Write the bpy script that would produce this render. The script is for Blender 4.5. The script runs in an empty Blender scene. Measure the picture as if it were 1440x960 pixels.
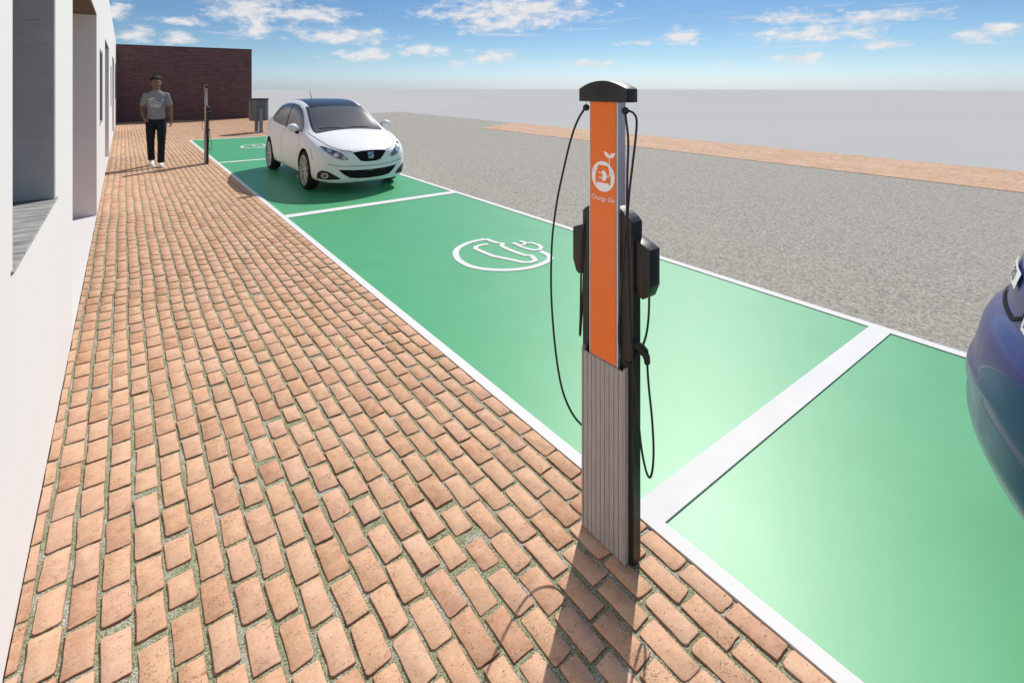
import bpy, bmesh, math, random
from mathutils import Vector, Matrix, noise as mnoise
from mathutils.bvhtree import BVHTree

random.seed(11)
R = math.radians
scene = bpy.context.scene
COL = scene.collection

# ------------------------------------------------------------------ materials
class NT:
    """small helper around a node tree"""
    def __init__(self, tree):
        self.t = tree; self.n = tree.nodes; self.l = tree.links
    def node(self, kind, ins=None, **props):
        nd = self.n.new(kind)
        for k, v in props.items(): setattr(nd, k, v)
        for k, v in (ins or {}).items(): self.put(nd.inputs[k], v)
        return nd
    def put(self, sock, v):
        if hasattr(v, 'is_output'): self.l.new(v, sock)
        else: sock.default_value = v
    def math(self, op, a, b=None, c=None, clamp=False):
        nd = self.n.new('ShaderNodeMath'); nd.operation = op; nd.use_clamp = clamp
        self.put(nd.inputs[0], a)
        if b is not None: self.put(nd.inputs[1], b)
        if c is not None: self.put(nd.inputs[2], c)
        return nd.outputs[0]
    def mix(self, f, a, b, mode='MIX'):
        nd = self.n.new('ShaderNodeMix'); nd.data_type = 'RGBA'; nd.blend_type = mode
        self.put(nd.inputs[0], f); self.put(nd.inputs[6], a); self.put(nd.inputs[7], b)
        return nd.outputs[2]
    def noise(self, vec, scale, detail=3, rough=0.55):
        nd = self.node('ShaderNodeTexNoise', {'Vector': vec, 'Scale': scale, 'Detail': detail, 'Roughness': rough})
        return nd.outputs[0]
    def ramp(self, f, stops):
        nd = self.n.new('ShaderNodeValToRGB')
        e = nd.color_ramp.elements
        while len(e) < len(stops): e.new(0.5)
        for i, (p, c) in enumerate(stops):
            e[i].position = p; e[i].color = c if len(c) == 4 else (*c, 1)
        self.put(nd.inputs[0], f)
        return nd.outputs[0]
    def rng(self, v, a, b, c=0.0, d=1.0):
        nd = self.node('ShaderNodeMapRange', {0: v, 1: a, 2: b, 3: c, 4: d})
        return nd.outputs[0]

def c4(c): return (c[0], c[1], c[2], 1)

def mat(name, color=(.5, .5, .5), rough=.5, metal=0.0, spec=.5, var=0.0, vscale=8.0, bump=0.0, bscale=200.0, coat=0.0, build=None):
    m = bpy.data.materials.new(name); m.use_nodes = True
    t = NT(m.node_tree); p = m.node_tree.nodes['Principled BSDF']
    p.inputs['Base Color'].default_value = c4(color)
    p.inputs['Roughness'].default_value = rough
    p.inputs['Metallic'].default_value = metal
    p.inputs['Specular IOR Level'].default_value = spec
    p.inputs['Coat Weight'].default_value = coat
    co = t.node('ShaderNodeTexCoord').outputs['Object']
    if var > 0:
        n = t.noise(co, vscale, 4)
        f = t.rng(n, .3, .7, 1 - var, 1 + var)
        t.put(p.inputs['Base Color'], t.mix(1.0, c4(color), t.node('ShaderNodeCombineColor', {0: f, 1: f, 2: f}).outputs[0], 'MULTIPLY'))
        t.put(p.inputs['Roughness'], t.rng(t.noise(co, vscale * 2.3, 3), .3, .7, max(.02, rough - .06), min(1, rough + .06)))
    if bump > 0:
        b = t.node('ShaderNodeBump', {'Strength': bump, 'Distance': .002, 'Height': t.noise(co, bscale, 3)})
        t.put(p.inputs['Normal'], b.outputs[0])
    if build: build(t, p, co)
    return m

M = {}
# brick pavers -------------------------------------------------------
def b_paver(t, p, co):
    rnd = t.node('ShaderNodeAttribute', attribute_name='rnd').outputs['Fac']
    rnd2 = t.node('ShaderNodeAttribute', attribute_name='rnd2').outputs['Fac']
    base = t.ramp(rnd, [(0, (.41, .213, .12)), (.2, (.51, .292, .172)), (.55, (.555, .335, .21)), (.85, (.54, .32, .217)), (1, (.44, .232, .14))])
    n1 = t.noise(co, 26, 5, .65)
    base = t.mix(t.rng(n1, .35, .75, 0, .55), base, (.74, .48, .32, 1))
    n2 = t.noise(co, 75, 4, .7)
    base = t.mix(t.rng(n2, .5, .75, 0, .45), base, (.50, .22, .12, 1))
    # weathered pits gathered in clusters
    clus = t.math('MULTIPLY', t.rng(t.noise(co, 19, 3), .50, .60), t.rng(rnd2, .75, .25, .35, 1))
    st = t.node('ShaderNodeMapping', {'Vector': co, 'Scale': (1, 1.35, .2)}).outputs[0]
    vo = t.node('ShaderNodeTexVoronoi', {'Vector': st, 'Scale': 210.0})
    pick = t.node('ShaderNodeSeparateXYZ', {0: vo.outputs['Color']}).outputs[0]
    dot = t.math('MULTIPLY', t.rng(vo.outputs['Distance'], .42, .22), t.rng(pick, .45, .55))
    st2 = t.node('ShaderNodeMapping', {'Vector': co, 'Scale': (1, 3.2, .2)}).outputs[0]
    crack = t.math('MULTIPLY', t.rng(t.noise(st2, 50, 3, .6), .655, .69), .75)
    pit = t.math('MAXIMUM', t.math('MULTIPLY', dot, clus), crack)
    base = t.mix(t.math('MULTIPLY', pit, .85), base, (.14, .055, .035, 1))
    rim = t.node('ShaderNodeAttribute', attribute_name='rim').outputs['Fac']
    fine = t.noise(co, 480, 2, .6)
    base = t.mix(t.rng(fine, .5, .75, 0, .35), base, (.80, .56, .40, 1))
    base = t.mix(t.math('MULTIPLY', rim, t.rng(n2, .3, .7, .65, 1.0)), base, (.20, .068, .038, 1))
    # lime film on some bricks
    film = t.math('MULTIPLY', t.rng(rnd2, .72, 1, 0, .55), t.rng(t.noise(co, 12, 4), .42, .66))
    base = t.mix(t.math('MULTIPLY', film, .65), base, (.66, .50, .38, 1))
    t.put(p.inputs['Base Color'], base)
    hgt = t.math('SUBTRACT', t.math('ADD', t.math('MULTIPLY', n2, .5), t.math('MULTIPLY', n1, .6)), t.math('MULTIPLY', pit, .8))
    t.put(p.inputs['Normal'], t.node('ShaderNodeBump', {'Strength': .9, 'Distance': .004, 'Height': hgt}).outputs[0])
M['paver'] = mat('weathered_brick', rough=.9, spec=.2, build=b_paver)

def b_joint(t, p, co):
    n = t.noise(co, 9, 4)
    g = t.noise(co, 200, 3, .8)
    moss = t.mix(t.rng(g, .40, .60), (.10, .11, .045, 1), (.50, .50, .33, 1))
    sand = t.mix(t.rng(g, .40, .60), (.17, .175, .125, 1), (.72, .68, .57, 1))
    t.put(p.inputs['Base Color'], t.mix(t.rng(n, .48, .66), moss, sand))
    t.put(p.inputs['Normal'], t.node('ShaderNodeBump', {'Strength': 1, 'Distance': .006, 'Height': g}).outputs[0])
M['joint'] = mat('mossy_joint_sand', rough=.95, spec=.1, build=b_joint)

def b_gravel(t, p, co):
    g = t.math('ADD', t.math('MULTIPLY', t.noise(co, 44, 4, .85), .9), t.math('MULTIPLY', t.noise(co, 13, 2, .7), .1))
    g2 = t.noise(co, 105, 3, .7)
    big = t.noise(co, .45, 4)
    c = t.mix(t.rng(g, .38, .62), (.155, .142, .120, 1), (.52, .485, .418, 1))
    c = t.mix(t.rng(g2, .55, .75, 0, .5), c, (.64, .61, .55, 1))
    c = t.mix(t.rng(g2, .45, .28, 0, .55), c, (.15, .135, .118, 1))
    c = t.mix(t.rng(big, .35, .65, 0, .22), c, (.37, .345, .30, 1))
    t.put(p.inputs['Base Color'], c)
    t.put(p.inputs['Normal'], t.node('ShaderNodeBump', {'Strength': .6, 'Distance': .012, 'Height': g}).outputs[0])
M['gravel'] = mat('grey_gravel', rough=.92, spec=.15, build=b_gravel)

def b_ground(t, p, co):
    n = t.noise(co, .06, 4)
    t.put(p.inputs['Base Color'], t.mix(t.rng(n, .3, .7), (.455, .45, .435, 1), (.475, .47, .455, 1)))
M['ground'] = mat('pale_ground', rough=1, spec=0.0, build=b_ground)

def b_green(t, p, co):
    n = t.noise(co, 3, 5)
    n2 = t.noise(co, 160, 2)
    c = t.mix(t.rng(n, .3, .7), (.062, .345, .146, 1), (.071, .368, .158, 1))
    c = t.mix(t.rng(n2, .35, .7, 0, .1), c, (.02, .25, .09, 1))
    t.put(p.inputs['Base Color'], c)
    t.put(p.inputs['Roughness'], t.rng(n, .3, .7, .435, .455))
M['green'] = mat('green_bay_paint', rough=.45, spec=.42, build=b_green)
M['line'] = mat('white_road_paint', (.70, .69, .675), .75, spec=.15, var=.03, vscale=5, bump=.1, bscale=300)
M['plaster'] = mat('white_plaster', (.69, .675, .66), .9, spec=.1, var=.012, vscale=1.5, bump=.08, bscale=120)

def b_conc(t, p, co):
    a = t.noise(co, 5, 6, .6)
    s = t.node('ShaderNodeMapping', {'Vector': co, 'Scale': (4, 4, 24)}).outputs[0]
    b = t.rng(t.noise(s, 1.6, 5, .7), .60, .72)
    c = t.mix(t.rng(a, .3, .7), (.40, .40, .415, 1), (.50, .50, .51, 1))
    c = t.mix(t.math('MULTIPLY', b, .45), c, (.10, .10, .11, 1))
    t.put(p.inputs['Base Color'], c)
    t.put(p.inputs['Normal'], t.node('ShaderNodeBump', {'Strength': .4, 'Distance': .01, 'Height': t.math('ADD', a, b)}).outputs[0])
M['concrete'] = mat('grey_concrete', rough=.85, spec=.2, build=b_conc)

def b_sill(t, p, co):
    s = t.node('ShaderNodeMapping', {'Vector': co, 'Scale': (2.2, 13, 6)}).outputs[0]
    a = t.noise(s, 3.2, 6, .65)
    s2 = t.node('ShaderNodeMapping', {'Vector': co, 'Scale': (5, 60, 8)}).outputs[0]
    b = t.noise(s2, 3, 4, .7)
    c = t.mix(t.rng(a, .33, .67), (.13, .13, .127, 1), (.50, .495, .48, 1))
    c = t.mix(t.rng(b, .5, .72, 0, .6), c, (.12, .12, .118, 1))
    t.put(p.inputs['Base Color'], c)
    t.put(p.inputs['Normal'], t.node('ShaderNodeBump', {'Strength': .4, 'Distance': .003, 'Height': b}).outputs[0])
M['sill'] = mat('grained_grey_sill', rough=.8, spec=.2, build=b_sill)
M['reveal'] = mat('bounce_tinted_plaster', (.93, .83, .81), .85, spec=.15, var=.03, vscale=1.2)  # white plaster with the pink bounce light off the bricks put into its colour
M['soffit'] = mat('brown_soffit', (.20, .135, .095), .85, spec=.1, var=.1, vscale=4)
M['door'] = mat('brown_door', (.16, .085, .05), .55, var=.15, vscale=6)
M['glass_dark'] = mat('dark_glass', (.02, .024, .028), .06, spec=.6)
M['frame'] = mat('grey_frame', (.12, .12, .125), .45, var=.05)

def b_bwall(t, p, co):
    xz = t.node('ShaderNodeSeparateXYZ', {0: co})
    v = t.node('ShaderNodeCombineXYZ', {0: t.math('ADD', xz.outputs[0], xz.outputs[1]), 1: xz.outputs[2], 2: 0.0}).outputs[0]
    bk = t.node('ShaderNodeTexBrick', {'Vector': v, 'Color1': (.19, .095, .088, 1), 'Color2': (.105, .055, .055, 1), 'Mortar': (.27, .22, .205, 1),
               'Scale': 1.0, 'Mortar Size': .007, 'Mortar Smooth': .25, 'Bias': 0.0, 'Brick Width': .24, 'Row Height': .082})
    bk.offset = .5
    n = t.noise(co, 22, 4, .7)
    big = t.noise(v, .9, 3)
    c = t.mix(t.rng(n, .4, .72, 0, .5), bk.outputs[0], (.08, .035, .038, 1))
    c = t.mix(t.rng(big, .35, .7, 0, .3), c, (.20, .115, .108, 1))
    t.put(p.inputs['Base Color'], c)
    t.put(p.inputs['Normal'], t.node('ShaderNodeBump', {'Strength': .6, 'Distance': .008, 'Height': t.math('SUBTRACT', n, t.math('MULTIPLY', bk.outputs[1], 1.5))}).outputs[0])
M['brickwall'] = mat('dark_red_brickwork', rough=.9, spec=.15, build=b_bwall)
M['coping'] = mat('dark_coping', (.09, .06, .058), .8, var=.1)

M['black'] = mat('black_powder_coat', (.016, .015, .0145), .42, spec=.45, var=.06, vscale=20, bump=.06, bscale=900)
M['rubber'] = mat('black_rubber', (.014, .014, .0135), .55, spec=.4, var=.1, vscale=40)
M['silver'] = mat('brushed_aluminium', (.56, .55, .57), .38, metal=.75, var=.06, vscale=60)
M['trimlight'] = mat('pale_edge_trim', (.78, .78, .77), .4, var=.03)
def b_orange(t, p, co):
    n = t.noise(co, 5, 3)
    t.put(p.inputs['Base Color'], t.mix(t.rng(n, .3, .7), (.80, .165, .024, 1), (.84, .185, .028, 1)))
M['orange'] = mat('orange_panel', rough=.35, spec=.4, build=b_orange)
M['print'] = mat('white_print', (.86, .85, .86), .55, var=.02)
def b_plank(t, p, co):
    s = t.node('ShaderNodeMapping', {'Vector': co, 'Scale': (60, 60, 3.0)}).outputs[0]
    a = t.noise(s, 3.0, 5, .7)
    g = t.noise(co, 420, 3, .8)
    c = t.mix(t.rng(a, .3, .7), (.315, .288, .280, 1), (.455, .422, .412, 1))
    c = t.mix(t.rng(g, .52, .75, 0, .5), c, (.24, .20, .19, 1))
    t.put(p.inputs['Base Color'], c)
    t.put(p.inputs['Normal'], t.node('ShaderNodeBump', {'Strength': .35, 'Distance': .002, 'Height': g}).outputs[0])
M['plank'] = mat('grey_composite_plank', rough=.75, spec=.25, build=b_plank)
M['groove'] = mat('dark_groove', (.05, .042, .04), .9)

M['bin'] = mat('grey_painted_steel', (.115, .12, .125), .42, metal=.3, var=.08, vscale=5, bump=.05)
M['binpost'] = mat('blue_grey_steel', (.21, .225, .25), .45, metal=.4, var=.06)

M['white_paint'] = mat('white_car_paint', (.87, .86, .86), .42, spec=.4, coat=.12)
M['blue_paint'] = mat('dark_blue_car_paint', (.016, .022, .150), .36, metal=.1, spec=.4, coat=.35, var=.04, vscale=3)
M['roofdark'] = mat('navy_glass_roof', (.006, .007, .022), .18, spec=.5, var=.03)
def b_wind(t, p, co):
    t.put(p.inputs['Roughness'], t.rng(t.noise(co, 2, 2), .3, .7, .20, .26))
M['carglass'] = mat('tinted_car_glass', (.085, .085, .085), .2, spec=.7, build=b_wind)
M['seam'] = mat('panel_gap', (.02, .02, .02), .9, spec=.1)
M['arch'] = mat('wheel_arch_liner', (.012, .012, .012), .9, spec=.1)
M['carblack'] = mat('satin_black_plastic', (.013, .013, .014), .5, spec=.3, var=.1)
M['intake'] = mat('intake_mesh', (.008, .009, .009), .8, spec=.15)
M['chrome'] = mat('chrome', (.70, .70, .70), .32, metal=1.0, var=.03)
M['rim'] = mat('alloy_wheel', (.52, .49, .465), .4, metal=.25, var=.05)
M['tyre'] = mat('tyre_rubber', (.022, .021, .021), .8, spec=.25, var=.15, vscale=30)
def b_lamp(t, p, co):
    v = t.node('ShaderNodeTexVoronoi', {'Vector': co, 'Scale': 11.0}).outputs['Distance']
    n = t.noise(co, 14, 2)
    c = t.mix(t.rng(v, .15, .6), (.42, .41, .44, 1), (.06, .06, .075, 1))
    c = t.mix(t.rng(n, .5, .6, 0, .7), c, (.10, .095, .12, 1))
    t.put(p.inputs['Base Color'], c)
M['headlamp'] = mat('headlamp_lens', rough=.12, spec=.6, coat=1.0, build=b_lamp)
M['lampwhite'] = mat('clear_lamp_lens', (.72, .70, .66), .15, coat=.8, var=.05)
M['lampamber'] = mat('amber_lamp_lens', (.85, .25, .06), .2, coat=.8, var=.05)
M['lampred'] = mat('red_lamp_lens', (.5, .02, .02), .15, coat=.8, var=.05)

M['skin'] = mat('skin', (.22, .115, .072), .55, spec=.3, var=.06, vscale=18)
M['hair'] = mat('black_hair', (.010, .008, .007), .7, spec=.3, var=.2, vscale=60, bump=.8, bscale=160)
M['shirt'] = mat('grey_marl_cotton', (.235, .235, .24), .95, spec=.1, var=.12, vscale=55, bump=.25, bscale=260)
M['trouser'] = mat('black_denim', (.014, .016, .022), .85, spec=.2, var=.25, vscale=25, bump=.25, bscale=300)
M['shoe'] = mat('white_trainer', (.72, .71, .71), .6, var=.06, vscale=20)
M['sole'] = mat('trainer_sole', (.62, .60, .60), .7, var=.05)
M['eyewhite'] = mat('eye_white', (.75, .73, .70), .3)
M['iris'] = mat('dark_iris', (.02, .012, .008), .2)
M['lips'] = mat('lips', (.21, .085, .062), .5, var=.05)

# ------------------------------------------------------------------ geometry helpers
def link(name, me, m=None, parent=None):
    o = bpy.data.objects.new(name, me); COL.objects.link(o)
    if m is not None and len(me.materials) == 0: me.materials.append(m)
    if parent is not None: o.parent = parent
    return o

def tag(o, label=None, cat=None, group=None, kind=None):
    if label: o['label'] = label
    if cat: o['category'] = cat
    if group: o['group'] = group
    if kind: o['kind'] = kind
    return o

def empty(name, loc, label=None, cat=None, group=None):
    o = bpy.data.objects.new(name, None); o.empty_display_size = .2
    COL.objects.link(o); o.location = loc
    return tag(o, label, cat, group)

class MB:
    def __init__(self): self.bm = bmesh.new()
    def box(self, x0, x1, y0, y1, z0, z1, bev=0.0, seg=2):
        b = bmesh.new()
        bmesh.ops.create_cube(b, size=1)
        for v in b.verts:
            v.co = Vector(((x0 + x1) / 2 + v.co.x * (x1 - x0), (y0 + y1) / 2 + v.co.y * (y1 - y0), (z0 + z1) / 2 + v.co.z * (z1 - z0)))
        if bev > 0:
            bmesh.ops.bevel(b, geom=b.edges[:], offset=bev, segments=seg, profile=.5, affect='EDGES')
        self.merge(b); return self
    def merge(self, b, mtx=None):
        me = bpy.data.meshes.new('tmp'); b.to_mesh(me); b.free()
        if mtx: me.transform(mtx)
        self.bm.from_mesh(me); bpy.data.meshes.remove(me); return self
    def prism(self, pts, axis, a, b_, bev=0.0):
        """extrude a 2-D polygon along axis from a to b_; pts are the other two coordinates in order"""
        def mk(p, h):
            return {'x': (h, p[0], p[1]), 'y': (p[0], h, p[1]), 'z': (p[0], p[1], h)}[axis]
        b = bmesh.new()
        v0 = [b.verts.new(mk(p, a)) for p in pts]; v1 = [b.verts.new(mk(p, b_)) for p in pts]
        n = len(pts)
        b.faces.new(v0); b.faces.new(v1[::-1])
        for i in range(n): b.faces.new((v0[i], v0[(i + 1) % n], v1[(i + 1) % n], v1[i]))
        bmesh.ops.recalc_face_normals(b, faces=b.faces[:])
        if bev > 0:
            bmesh.ops.bevel(b, geom=b.edges[:], offset=bev, segments=2, profile=.5, affect='EDGES')
        self.merge(b); return self
    def tube(self, pts, r, seg=10, caps=True, up=None):
        pts = [Vector(p) for p in pts]; n = len(pts)
        rs = r if isinstance(r, (list, tuple)) else [r] * n
        bm = self.bm; rings = []
        t0 = (pts[1] - pts[0]).normalized()
        if up is None: up = Vector((0, 0, 1)) if abs(t0.z) < .9 else Vector((0, 1, 0))
        up = Vector(up)
        nrm = (up - t0 * up.dot(t0)).normalized()
        for i, p in enumerate(pts):
            t = (pts[min(i + 1, n - 1)] - pts[max(i - 1, 0)]).normalized()
            nrm = (nrm - t * nrm.dot(t)).normalized(); bn = t.cross(nrm)
            rr = rs[i]; rx, ry = rr if isinstance(rr, tuple) else (rr, rr)
            rings.append([bm.verts.new(p + nrm * (rx * math.cos(2 * math.pi * k / seg)) + bn * (ry * math.sin(2 * math.pi * k / seg))) for k in range(seg)])
        for i in range(n - 1):
            for k in range(seg):
                bm.faces.new((rings[i][k], rings[i][(k + 1) % seg], rings[i + 1][(k + 1) % seg], rings[i + 1][k]))
        if caps:
            bm.faces.new(rings[0][::-1]); bm.faces.new(rings[-1])
        return self
    def ball(self, c, r, u=20, v=12):
        b = bmesh.new(); bmesh.ops.create_uvsphere(b, u_segments=u, v_segments=v, radius=1)
        rr = r if isinstance(r, tuple) else (r, r, r)
        for w in b.verts: w.co = Vector((c[0] + w.co.x * rr[0], c[1] + w.co.y * rr[1], c[2] + w.co.z * rr[2]))
        self.merge(b); return self
    def lathe(self, prof, seg=40, axis='z', c=(0, 0, 0), caps=True):
        """prof: list of (radius, height)"""
        bm = self.bm; rings = []
        for (r, h) in prof:
            ring = []
            for k in range(seg):
                a = 2 * math.pi * k / seg
                q = {'z': (r * math.cos(a), r * math.sin(a), h), 'x': (h, r * math.cos(a), r * math.sin(a)), 'y': (r * math.cos(a), h, r * math.sin(a))}[axis]
                ring.append(bm.verts.new((q[0] + c[0], q[1] + c[1], q[2] + c[2])))
            rings.append(ring)
        for i in range(len(rings) - 1):
            for k in range(seg):
                bm.faces.new((rings[i][k], rings[i][(k + 1) % seg], rings[i + 1][(k + 1) % seg], rings[i + 1][k]))
        if caps and prof[0][0] > 1e-4: bm.faces.new(rings[0][::-1])
        if caps and prof[-1][0] > 1e-4: bm.faces.new(rings[-1])
        return self
    def build(self, name, m, parent=None, smooth=None, loc=None):
        bmesh.ops.remove_doubles(self.bm, verts=self.bm.verts[:], dist=1e-6)
        bmesh.ops.recalc_face_normals(self.bm, faces=self.bm.faces[:])
        me = bpy.data.meshes.new(name); self.bm.to_mesh(me); self.bm.free()
        if smooth is not None: shade(me, smooth)
        o = link(name, me, m, parent)
        if loc: o.location = loc
        return o

def shade(me, angle=35):
    me.shade_smooth()
    if angle < 180: me.set_sharp_from_angle(angle=R(angle))

def smooth_path(pts, k=6):
    """Catmull-Rom"""
    P = [Vector(p) for p in pts]; P = [P[0] * 2 - P[1]] + P + [P[-1] * 2 - P[-2]]
    out = []
    for i in range(1, len(P) - 2):
        for j in range(k):
            t = j / k; a, b, c, d = P[i - 1], P[i], P[i + 1], P[i + 2]
            out.append(.5 * ((2 * b) + (c - a) * t + (2 * a - 5 * b + 4 * c - d) * t * t + (3 * b - a - 3 * c + d) * t ** 3))
    out.append(P[-2]); return out

def stroke2d(pts, w, k=4, smooth=True):
    """a flat ribbon polygon strip along 2-D points; returns (verts2d, quads)"""
    P = [Vector((p[0], p[1], 0)) for p in pts]
    if smooth and len(P) > 2: P = smooth_path(P, k)
    vs, fs = [], []
    for i, p in enumerate(P):
        t = (P[min(i + 1, len(P) - 1)] - P[max(i - 1, 0)])
        t.normalize(); n = Vector((-t.y, t.x, 0))
        vs += [(p.x + n.x * w / 2, p.y + n.y * w / 2), (p.x - n.x * w / 2, p.y - n.y * w / 2)]
        if i: fs.append((2 * i - 2, 2 * i - 1, 2 * i + 1, 2 * i))
    return vs, fs

def evaluated(o):
    dg = bpy.context.evaluated_depsgraph_get(); dg.update()
    return bpy.data.meshes.new_from_object(o.evaluated_get(dg), depsgraph=dg)

def bake(o):
    me = evaluated(o); old = o.data
    o.modifiers.clear(); o.data = me; bpy.data.meshes.remove(old)
    return o

def bvh_of(me):
    bm = bmesh.new(); bm.from_mesh(me); t = BVHTree.FromBMesh(bm); bm.free(); return t

def patch(bvh, polys, org, du, dv, dn, off=.004, maxlen=.04, back=3.0, solid=True):
    """drape polygon(s) given in (u,v) onto a surface along dn; returns an MB"""
    org, du, dv, dn = Vector(org), Vector(du), Vector(dv), Vector(dn).normalized()
    mb = MB()
    for poly in polys:
        b = bmesh.new()
        if isinstance(poly, tuple):       # (verts, faces)
            vv = [b.verts.new((p[0], p[1], 0)) for p in poly[0]]
            for f in poly[1]: b.faces.new([vv[i] for i in f])
        else:
            vv = [b.verts.new((p[0], p[1], 0)) for p in poly]
            b.faces.new(vv)
        bmesh.ops.triangulate(b, faces=b.faces[:])
        for _ in range(6):
            long = [e for e in b.edges if e.calc_length() > maxlen]
            if not long: break
            bmesh.ops.subdivide_edges(b, edges=long, cuts=1)
            bmesh.ops.triangulate(b, faces=b.faces[:])
        kill = []
        for v in b.verts:
            p = org + du * v.co.x + dv * v.co.y
            hit = bvh.ray_cast(p - dn * back, dn)
            if hit[0] is None: kill.append(v)
            else:
                n = hit[1]
                if n.dot(dn) > 0: n = -n
                v.co = hit[0] + n * off
        if kill: bmesh.ops.delete(b, geom=kill, context='VERTS')
        mb.merge(b)
    return mb

def drape(name, m, parent, bvh, polys, **kw):
    return patch(bvh, polys, **kw).build(name, m, parent, smooth=180)

def copy_tree(o, parent=None):
    c = o.copy(); COL.objects.link(c)
    if parent is not None: c.parent = parent
    for ch in list(o.children): copy_tree(ch, c)
    return c

# ------------------------------------------------------------------ camera, sun, sky
H = 1.6
cam = bpy.data.cameras.new('camera'); camo = bpy.data.objects.new('camera', cam); COL.objects.link(camo)
cam.sensor_width = 36; cam.sensor_fit = 'HORIZONTAL'; cam.lens = 18.0
cam.shift_y = -0.2497
cam.clip_start = .05; cam.clip_end = 6000
camo.location = (0, 0, H); camo.rotation_euler = (R(90), 0, R(-37.2))
scene.camera = camo

SUN_AZ, SUN_EL = 56.5, 45.0
sd = Vector((math.sin(R(SUN_AZ)) * math.cos(R(SUN_EL)), math.cos(R(SUN_AZ)) * math.cos(R(SUN_EL)), math.sin(R(SUN_EL))))
sun = bpy.data.lights.new('sun', 'SUN'); sun.energy = 4.55; sun.angle = R(.5); sun.color = (1.0, .955, .885)
suno = bpy.data.objects.new('sun', sun); COL.objects.link(suno)
suno.rotation_euler = (-sd).to_track_quat('-Z', 'Y').to_euler(); suno.location = sd * 40

w = bpy.data.worlds.new('World'); scene.world = w; w.use_nodes = True
wt = NT(w.node_tree); bg = w.node_tree.nodes['Background']; bg.inputs['Strength'].default_value = .105
sky = wt.node('ShaderNodeTexSky', sky_type='NISHITA', sun_disc=False, sun_elevation=R(SUN_EL), sun_rotation=R(SUN_AZ), air_density=1.0, dust_density=.35, ozone_density=1.2)
gen = wt.node('ShaderNodeTexCoord').outputs['Generated']
sep = wt.node('ShaderNodeSeparateXYZ', {0: gen})
az = wt.math('MULTIPLY', wt.math('ARCTAN2', sep.outputs[0], sep.outputs[1]), 180 / math.pi)
el = wt.math('MULTIPLY', wt.math('ARCSINE', sep.outputs[2]), 180 / math.pi)
CLOUDS = [(38.0, 8.34, 7.56, 1.75), (34.81, 6.77, 3.57, 0.64), (31.65, 7.75, 6.31, 0.4), (10.0, 7.49, 3.15, 1.42), (15.26, 7.38, 4.11, 0.74),
          (10.95, 5.59, 1.6, 0.57), (18.77, 5.16, 5.01, 0.68), (4.06, 4.42, 1.23, 0.53), (0.84, 4.51, 1.29, 0.58), (4.06, 6.01, 2.23, 0.3),
          (21.31, 3.25, 2.94, 0.61), (26.97, 3.79, 2.7, 0.55), (34.81, 3.22, 2.54, 0.56), (55.49, 5.16, 1.72, 0.8), (45.89, 2.4, 2.33, 0.39),
          (65.64, 6.72, 3.69, 0.49), (68.05, 4.94, 5.28, 0.65), (73.04, 6.2, 4.18, 0.42), (79.71, 4.13, 1.73, 0.45), (73.04, 3.77, 2.09, 0.34),
          (66.25, 2.68, 2.19, 0.45), (80.56, 4.65, 1.68, 0.3), (30.86, 2.41, 1.18, 0.4), (-0.67, 6.66, 0.99, 0.63), (51.0, 4.6, 1.6, .25), (60, 2.2, 1.2, .25), (-30, 7, 8, 1.4), (110, 6, 9, 1.2)]
mask = None
azel = wt.node('ShaderNodeCombineXYZ', {0: az, 1: el, 2: 0.0}).outputs[0]
for (a0, e0, wa, we) in CLOUDS:
    wa *= 1.25; we *= 1.45
    q = wt.node('ShaderNodeVectorMath', {0: azel, 1: (1 / wa, 1 / we, 0), 2: (-a0 / wa, -e0 / we, 0)}, operation='MULTIPLY_ADD').outputs[0]
    d1 = wt.node('ShaderNodeVectorMath', {0: q}, operation='LENGTH').outputs['Value']
    mask = d1 if mask is None else wt.math('MINIMUM', mask, d1)
mask = wt.math('SUBTRACT', 1.0, mask)
mask = wt.math('MAXIMUM', mask, -1.2)
v1 = wt.node('ShaderNodeCombineXYZ', {0: wt.math('MULTIPLY', az, .55), 1: wt.math('MULTIPLY', el, 1.15), 2: 0.0}).outputs[0]
puff = wt.noise(v1, .95, 5, .62)
v2 = wt.node('ShaderNodeCombineXYZ', {0: wt.math('MULTIPLY', az, .10), 1: wt.math('MULTIPLY', el, 1.3), 2: 4.0}).outputs[0]
streak = wt.noise(v2, 1.3, 3, .6)
dens = wt.rng(wt.math('ADD', mask, wt.math('MULTIPLY', wt.math('SUBTRACT', puff, .5), 2.9)), .0, .8)
wisp = wt.rng(wt.math('ADD', wt.math('MULTIPLY', mask, .10), streak), .54, .78, 0, .6)
dens = wt.math('MAXIMUM', dens, wisp)
fade = wt.math('MULTIPLY', wt.rng(el, .6, 2.4), wt.rng(el, 20, 40, 1, .35))
dens = wt.math('MULTIPLY', dens, wt.math('MULTIPLY', fade, .92))
lit = wt.rng(puff, .35, .7)
ccol = wt.mix(lit, (6.8, 6.9, 7.3, 1), (8.5, 8.25, 8.15, 1))
tint = wt.ramp(wt.rng(el, 0, 60), [(0, (.60, .80, 1.30)), (.02, (.58, .785, 1.20)), (.05, (.49, .685, .96)), (.11, (.40, .575, .79)), (.20, (.37, .55, .77)), (.5, (1.15, 1.15, 1.15)), (1, (1.5, 1.4, 1.3))])
skyc = wt.mix(1.0, sky.outputs[0], tint, 'MULTIPLY')
wt.l.new(wt.mix(dens, skyc, ccol), bg.inputs['Color'])

# ------------------------------------------------------------------ ground sheets
def sheet(name, polys, z, m, thick=0.0, kind='structure'):
    mb = MB()
    for poly in polys:
        if thick: mb.prism(poly, 'z', z - thick, z)
        else:
            vs = [mb.bm.verts.new((p[0], p[1], z)) for p in poly]; mb.bm.faces.new(vs)
    o = mb.build(name, m)
    return tag(o, kind=kind)

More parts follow.
